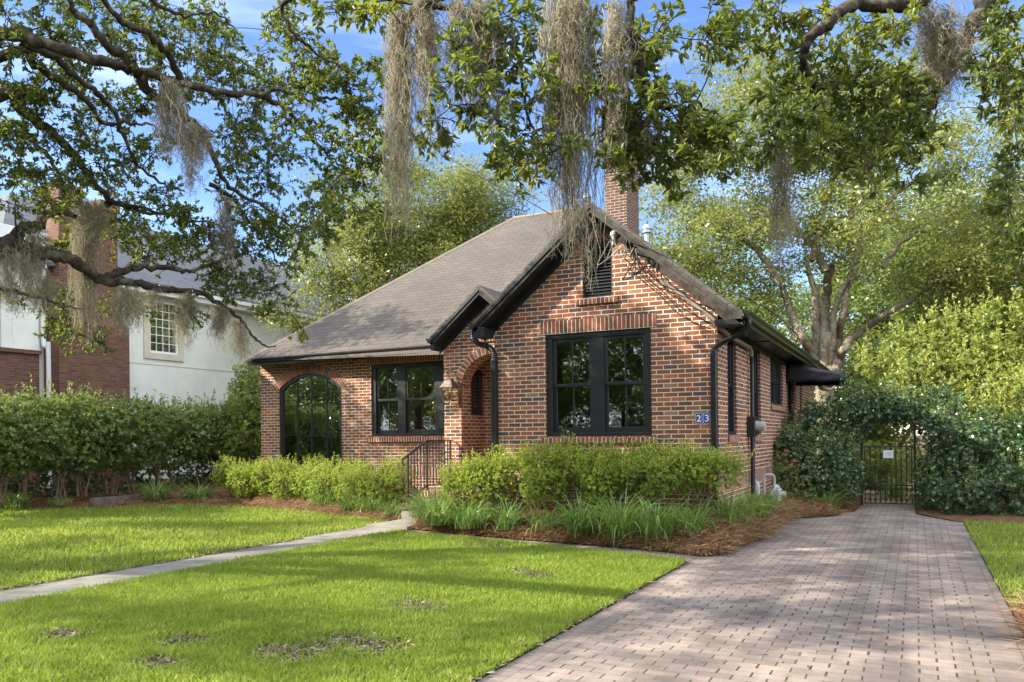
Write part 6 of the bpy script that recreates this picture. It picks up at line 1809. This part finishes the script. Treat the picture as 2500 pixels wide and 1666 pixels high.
# dark evergreen by the gate, ivy arch, ivy mass, big bright shrub
ells = jit_ells([(-2.05, 16.7, 0.8), (-1.55, 16.7, 0.75), (-1.75, 16.55, 0.4), (-2.3, 17.0, 1.0), (-1.5, 16.95, 1.0), (-1.9, 16.8, 1.1), (-1.3, 16.9, 0.5), (-2.3, 16.6, 0.35)], 0.55, 0.5, 0.5, 90)
shrub('camellia', (-1.9, 16.9, 0), ells, 15000, 0.066, 0.034, 'leaf_dark', "dark glossy evergreen shrub left of the iron gate", "shrub", None, [((-1.9, 16.9, 0), 10, 0.02)], 91, inner=0.3, up=0.15, shoots=200, lump=0.3)
arch_pts = [(-2.1, 17.7, 1.45), (-1.7, 17.8, 1.68), (-1.2, 17.9, 1.88), (-0.7, 18.0, 1.95), (-0.2, 18.05, 1.92), (0.25, 18.1, 1.8), (0.5, 18.1, 1.55), (-1.2, 17.9, 1.5), (-1.75, 17.9, 1.8), (-1.2, 18.2, 2.05), (-0.5, 18.3, 2.12), (0.2, 18.3, 2.08)]
ells = jit_ells(arch_pts, 0.45, 0.40, 0.30, 92, 0.3)
shrub('ivy_arch', (-0.5, 18.1, 1.9), ells, 14000, 0.070, 0.042, 'leaf_dark', "dense dark ivy arching over the garden gate", "climber", None, [((-1.1, 18.1, 0.0), 7, 0.012), ((0.1, 18.15, 0.0), 7, 0.012)], 93, inner=0.4, up=0.1, shoots=260, lump=0.35)
ells = jit_ells([(0.35, 17.6, 0.7), (0.5, 17.3, 0.35), (0.9, 17.2, 0.9), (0.6, 17.6, 1.4), (1.2, 17.2, 1.45), (1.5, 16.8, 0.7), (0.8, 16.4, 0.28), (1.5, 16.3, 0.32), (2.2, 16.6, 0.8), (2.0, 16.9, 1.4), (2.9, 16.6, 0.9), (2.8, 16.9, 1.5), (0.3, 16.9, 0.25), (2.4, 16.2, 0.35), (3.6, 16.5, 0.9), (3.5, 16.8, 1.5), (3.3, 16.1, 0.35)], 0.55, 0.5, 0.5, 94)
shrub('ivy', (1.5, 16.9, 0), ells, 30000, 0.070, 0.042, 'leaf_dark', "bank of dark ivy leaves to the right of the iron gate", "ivy", None, [], 95, inner=0.3, up=0.1, shoots=300, lump=0.3)
ells = jit_ells([(-0.5, 20.8, 2.7), (0.2, 20.9, 3.2), (0.9, 20.8, 3.5), (1.7, 20.7, 3.6), (2.5, 20.5, 3.7), (3.3, 20.4, 3.7), (4.2, 20.2, 3.6), (0.0, 20.4, 2.2), (0.9, 20.2, 2.6), (1.8, 20.0, 2.7), (2.7, 19.8, 2.8), (3.6, 19.6, 2.8), (1.3, 19.7, 1.9), (2.3, 19.2, 2.0), (3.3, 19.0, 2.1), (2.0, 18.6, 1.5), (3.0, 18.4, 1.6), (4.2, 18.8, 2.0), (4.8, 19.6, 3.0)], 0.85, 0.75, 0.8, 96)
shrub('viburnum', (1.8, 20.2, 0), ells, 42000, 0.105, 0.046, 'leaf_shrub', "huge sunlit yellow-green shrub behind the ivy at the right", "shrub", None, [((x, 20.2, 0), 7, 0.03) for x in (0.5, 1.8, 3.0)], 97, inner=0.22, up=0.4, shoots=1200, lump=0.3)
# planting behind the gate
for i, (x, y, s, lab) in enumerate(((-0.85, 21.5, 0.5, "small yellow-green shrub seen through the left bars of the gate"), (0.2, 23.5, 0.7, "warm green shrub seen through the right bars of the gate"), (-1.3, 25.0, 0.9, "pale shrub far behind the gate"))):
    shrub('garden_shrub', (x, y, 0), jit_ells([(x, y, s * .8), (x + s * .5, y, s * .7), (x - s * .5, y + .2, s * .9)], s * .8, s * .7, s * .75, 110 + i), 3500, 0.07, 0.034, 'leaf_shrub', lab, "shrub", "shrubs behind the garden gate", [((x, y, 0), 5, 0.015)], 115 + i)
# red-flowering rose by the gas meter
rs = shrub('rose_bush', (-2.05, 15.6, 0.1), jit_ells([(-2.1, 15.6, 0.7), (-1.95, 15.5, 0.5), (-2.2, 15.7, 0.95)], 0.28, 0.25, 0.28, 120), 700, 0.05, 0.025, 'leaf_mid', "thin rose bush with a red bloom by the gas meter", "shrub", None, [((-2.1, 15.6, 0.1), 7, 0.006)], 121)
for (x, y, z) in ((-2.0, 15.35, 0.98), (-2.12, 15.4, 1.16)):
    b = MB(); b.lathe([(0.006, -0.02), (0.028, -0.005), (0.034, 0.012), (0.02, 0.024), (0.005, 0.02)], 9, (x, y, z))
    b.build('bloom', M['red_petal'], rs, smooth=True)

# ------------------------------------------------------------------ strap-leaved clumps along the beds
FG, LG = "liriope clumps in front of the azalea hedge", "liriope clumps along the left bed"
fr = [((-7.05, 10.95), 0.54, 264, "first strap-leaved clump right of the concrete walk's end"), ((-6.55, 10.50), 0.59, 299, "second strap-leaved clump right of the walk"), ((-5.95, 10.40), 0.59, 276, "third strap-leaved clump right of the walk, drooping over the straw"), ((-5.35, 10.44), 0.51, 218, "strap-leaved clump below the gable's downspout side of the hedge"),
      ((-4.72, 10.48), 0.44, 126, "thin strap-leaved tuft where bare hedge stems show"), ((-4.15, 10.33), 0.67, 229, "strap-leaved clump left of the biggest one, arching high"), ((-3.55, 10.20), 0.74, 379, "biggest strap-leaved clump, below the gable window's right half"), ((-3.05, 10.23), 0.67, 299, "strap-leaved clump just right of the biggest one"),
      ((-2.68, 10.53), 0.56, 264, "strap-leaved clump at the hedge's right end"), ((-2.32, 11.35), 0.54, 276, "strap-leaved clump at the foot of the corner downspout"), ((-2.2, 12.30), 0.51, 276, "strap-leaved clump by the side wall near the corner"), ((-2.18, 13.40), 0.46, 195, "strap-leaved tuft before the grey telephone box")]
for i, ((x, y), ln, n, lab) in enumerate(fr): strap_clump('liriope', (x, y, 0.10 + 0.12 * max(0, min(1, (y - 10.2)))), n, ln, lab, FG, 200 + i)
lf = [((-17.0, 10.45), .44, 240, "strap-leaved clump at the left edge below the hedge"), ((-16.5, 11.1), .26, 80, "sparse strap-leaved tuft beside the concrete kerb"), ((-15.5, 12.75), .52, 330, "bushy strap-leaved clump right of the concrete kerb"), ((-14.7, 13.2), .48, 300, "silvery strap-leaved clump, second right of the kerb"), ((-10.55, 12.75), .50, 300, "fountain-shaped strap-leaved clump between two azaleas"),
      ((-9.6, 12.35), .40, 230, "dark strap-leaved clump before the round azalea"), ((-9.0, 12.2), .38, 220, "strap-leaved clump near the foot of the handrail"), ((-8.45, 12.0), .30, 120, "small strap-leaved clump touching the walk's left edge")]
for i, ((x, y), ln, n, lab) in enumerate(lf): strap_clump('liriope', (x, y, 0.10), n, ln, lab, LG, 230 + i)
strap_clump('liriope', (-1.55, 16.15, 0.03), 200, .55, "wild strap-leaved clump at the foot of the dark evergreen by the gate", None, 260)
strap_clump('liriope', (-0.45, 20.6, 0.0), 220, .6, "strap-leaved clump seen through the middle of the gate", None, 261)

# ------------------------------------------------------------------ pine straw and lawn grass (uncountable)
def straw_on(grid, n, seed, name='pine_straw', tmax=1.0, L=(0.10, 0.22), tpow=1.0, lift=0.03):
    rng = np.random.default_rng(seed)
    XY, Z = grid
    nv, nu = Z.shape
    a = rng.random(n) ** tpow * (nv - 1.001) * tmax; c = rng.random(n) * (nu - 1.001)
    i, j = a.astype(int), c.astype(int)
    fi, fj = (a - i)[:, None], (c - j)[:, None]
    G = np.concatenate((XY, Z[..., None]), 2)
    p = G[i, j] * (1 - fi) * (1 - fj) + G[i + 1, j] * fi * (1 - fj) + G[i, j + 1] * (1 - fi) * fj + G[i + 1, j + 1] * fi * fj
    p[:, 2] += 0.005 + lift * rng.random(n)
    acc = NP()
    ribbons(acc, p, rng.random(n) * 6.28, rng.normal(0.15, 0.22, n), rng.normal(0.35, 0.3, n), rng.uniform(L[0], L[1], n), np.full(n, 0.0048) + 0.003 * rng.random(n), rng, K=4, rnd=np.clip(rng.normal(0.5, 0.25, n), 0, 1), twist=0.8)
    return tag(acc.build(name, M['straw']), kind='stuff')
straw_on(BEDF, 34000, 401, tmax=0.9, tpow=1.3, L=(0.14, 0.27), lift=0.05)
straw_on(BEDL, 16000, 402, tmax=0.6, tpow=1.5, L=(0.14, 0.27), lift=0.05)
straw_on(BEDR, 12000, 403, tmax=1.0, L=(0.14, 0.28), lift=0.06)

BARE = [(c, r * 1.55) for c, r in [(PZ(1200, 1340, 0)[:2], 0.36), (PZ(1165, 1336, 0)[:2], 0.25), (PZ(1301, 1408, 0)[:2], 0.28), (PZ(1260, 1400, 0)[:2], 0.2), (PZ(1020, 1477, 0)[:2], 0.20), (PZ(1040, 1490, 0)[:2], 0.18), (PZ(457, 1572, 0)[:2], 0.16), (PZ(765, 1594, 0)[:2], 0.24), (PZ(840, 1570, 0)[:2], 0.16), (PZ(924, 1583, 0)[:2], 0.22), (PZ(700, 1600, 0)[:2], 0.2), (PZ(380, 1625, 0)[:2], 0.12), (PZ(950, 1330, 0)[:2], 0.2), (PZ(160, 1555, 0)[:2], 0.14)]]
def wave(P, seed):
    r = np.random.default_rng(seed); s = 0
    for _ in range(7):
        k = r.normal(0, 2.6, 2); s = s + np.sin(P @ k + r.random() * 6.28)
    return s / 7
def lawn_grass(poly, n, seed, L, W, keep_far=1.0, ref=(0, 0), edge=0.0):
    rng = np.random.default_rng(seed)
    po = np.array(poly); mn, mx = po.min(0), po.max(0)
    P = mn + (mx - mn) * rng.random((int(n * 3.2), 2))
    P = P[in_poly(P, poly)]
    Q3 = np.concatenate((P, np.zeros((len(P), 1))), 1)
    u, v, z = proj(Q3)
    vis = (z > 1.5) & (u > -120) & (u < 2620) & (v < 1760)
    dens = np.clip((6.5 / np.maximum(z, 1)) ** 1.15, 0.12, 1.0)
    P, z, u = P[vis & (rng.random(len(P)) < dens)], z[vis & (rng.random(len(P)) < dens)] if False else None, None
    d = np.hypot(P[:, 0], P[:, 1])
    bare = np.zeros(len(P))
    for c, r in BARE:
        q = np.hypot(P[:, 0] - c[0], (P[:, 1] - c[1]) * 1.3) / r
        bare = np.maximum(bare, np.clip(1.35 - q + 0.45 * wave(P * 4, 5), 0, 1))
    P = P[rng.random(len(P)) > bare * 0.86]
    P = P[:n]
    m = len(P)
    d = np.hypot(P[:, 0], P[:, 1])
    sc = np.clip(d / 8.0, 0.85, 1.9)
    pat = 0.5 + 0.5 * wave(P * 0.7, 8); pat2 = 0.5 + 0.5 * wave(P * 2.3, 9)
    ln = L * (0.55 + 0.6 * rng.random(m)) * (0.8 + 0.35 * pat2) * np.minimum(sc, 1.25); wd = W * (0.7 + 0.6 * rng.random(m)) * sc
    az = rng.random(m) * 6.28
    lean = np.abs(rng.normal(0.42, 0.38, m))
    dr = np.stack((np.cos(az) * np.sin(lean), np.sin(az) * np.sin(lean), np.cos(lean)), 1)
    b = np.concatenate((P, np.full((m, 1), 0.008)), 1)
    a2 = rng.random(m) * 6.28
    side = np.stack((np.cos(a2), np.sin(a2), np.zeros(m)), 1) * wd[:, None] * 0.5
    mid = b + dr * ln[:, None] * 0.55
    tip = b + dr * ln[:, None] + np.stack((np.cos(az), np.sin(az), -0.25 * np.ones(m)), 1) * ln[:, None] * 0.22
    V = np.stack((b - side, b + side, mid + side * 0.85, mid - side * 0.85, tip), 1).reshape(-1, 3)
    k = np.arange(m)[:, None] * 5
    pat3 = 0.5 + 0.5 * wave(P * 6.5, 10)
    rd = np.clip(0.05 + 0.34 * pat + 0.22 * pat2 + 0.16 * pat3 + 0.46 * (rng.random(m) - 0.4) + (rng.random(m) < 0.05) * 0.5, 0, 1)
    ln = ln * (0.72 + 0.5 * pat3); tuft = rng.random(m) < 0.05; ln = np.where(tuft, ln * 1.5, ln)
    acc = NP(); acc.add(V, Q=k + np.array((0, 1, 2, 3)), T=k + np.array((3, 2, 4)), rq=rd, rt=rd)
    return tag(acc.build('lawn_grass', M['grass']), kind='stuff')
lawn_grass([(x, y) for x, y in LAWN_MID], GRASS_N, 501, 0.070, 0.0095)
lawn_grass([(x, y) for x, y in LAWN_LEFT], int(GRASS_N * 0.85), 502, 0.070, 0.0095)
lawn_grass([(x, y) for x, y in LAWN_RIGHT], int(GRASS_N * 0.14), 503, 0.066, 0.0095)
# dry clippings and leaf bits in the bare patches and along the lawn's cut edges
rng = np.random.default_rng(77)
acc = NP()
pts = []
for c, r in BARE: pts.append(np.asarray(c) + rng.normal(0, r * 0.55, (330, 2)) * (1, 0.7))
ed = np.linspace(0, 1, 900)[:, None]
pts.append(np.array((-2.395, 1.5)) * (1 - ed) + np.array((-2.395, 9.15)) * ed + rng.normal(0, 0.03, (900, 2)) * (1, 0.2))
pts.append(np.array((-8.03, 3.0)) * (1 - ed) + np.array((-8.03, 11.3)) * ed + rng.normal(0, 0.03, (900, 2)) * (1, 0.2))
pts = np.concatenate(pts); m = len(pts)
p3 = np.concatenate((pts, 0.014 + 0.012 * rng.random((m, 1))), 1)
leaves(acc, p3, rdir(m, rng, 0.15), rdir(m, rng, 0.3) + np.array((0, 0, 1.0)), 0.03 + 0.05 * rng.random(m), 0.008 + 0.012 * rng.random(m), rng.random(m))
tag(acc.build('leaf_litter', M['litter']), kind='stuff')
# fallen bits on the drive
acc = NP(); m = 90
p3 = np.stack((rng.uniform(-2.2, 0.6, m), rng.uniform(2.5, 14, m), np.full(m, 0.006)), 1)
leaves(acc, p3, rdir(m, rng, 0.05), rdir(m, rng, 0.2) + np.array((0, 0, 1.0)), 0.03 + 0.03 * rng.random(m), 0.012 + 0.008 * rng.random(m), rng.random(m))
tag(acc.build('leaf_litter', M['litter']), kind='stuff')
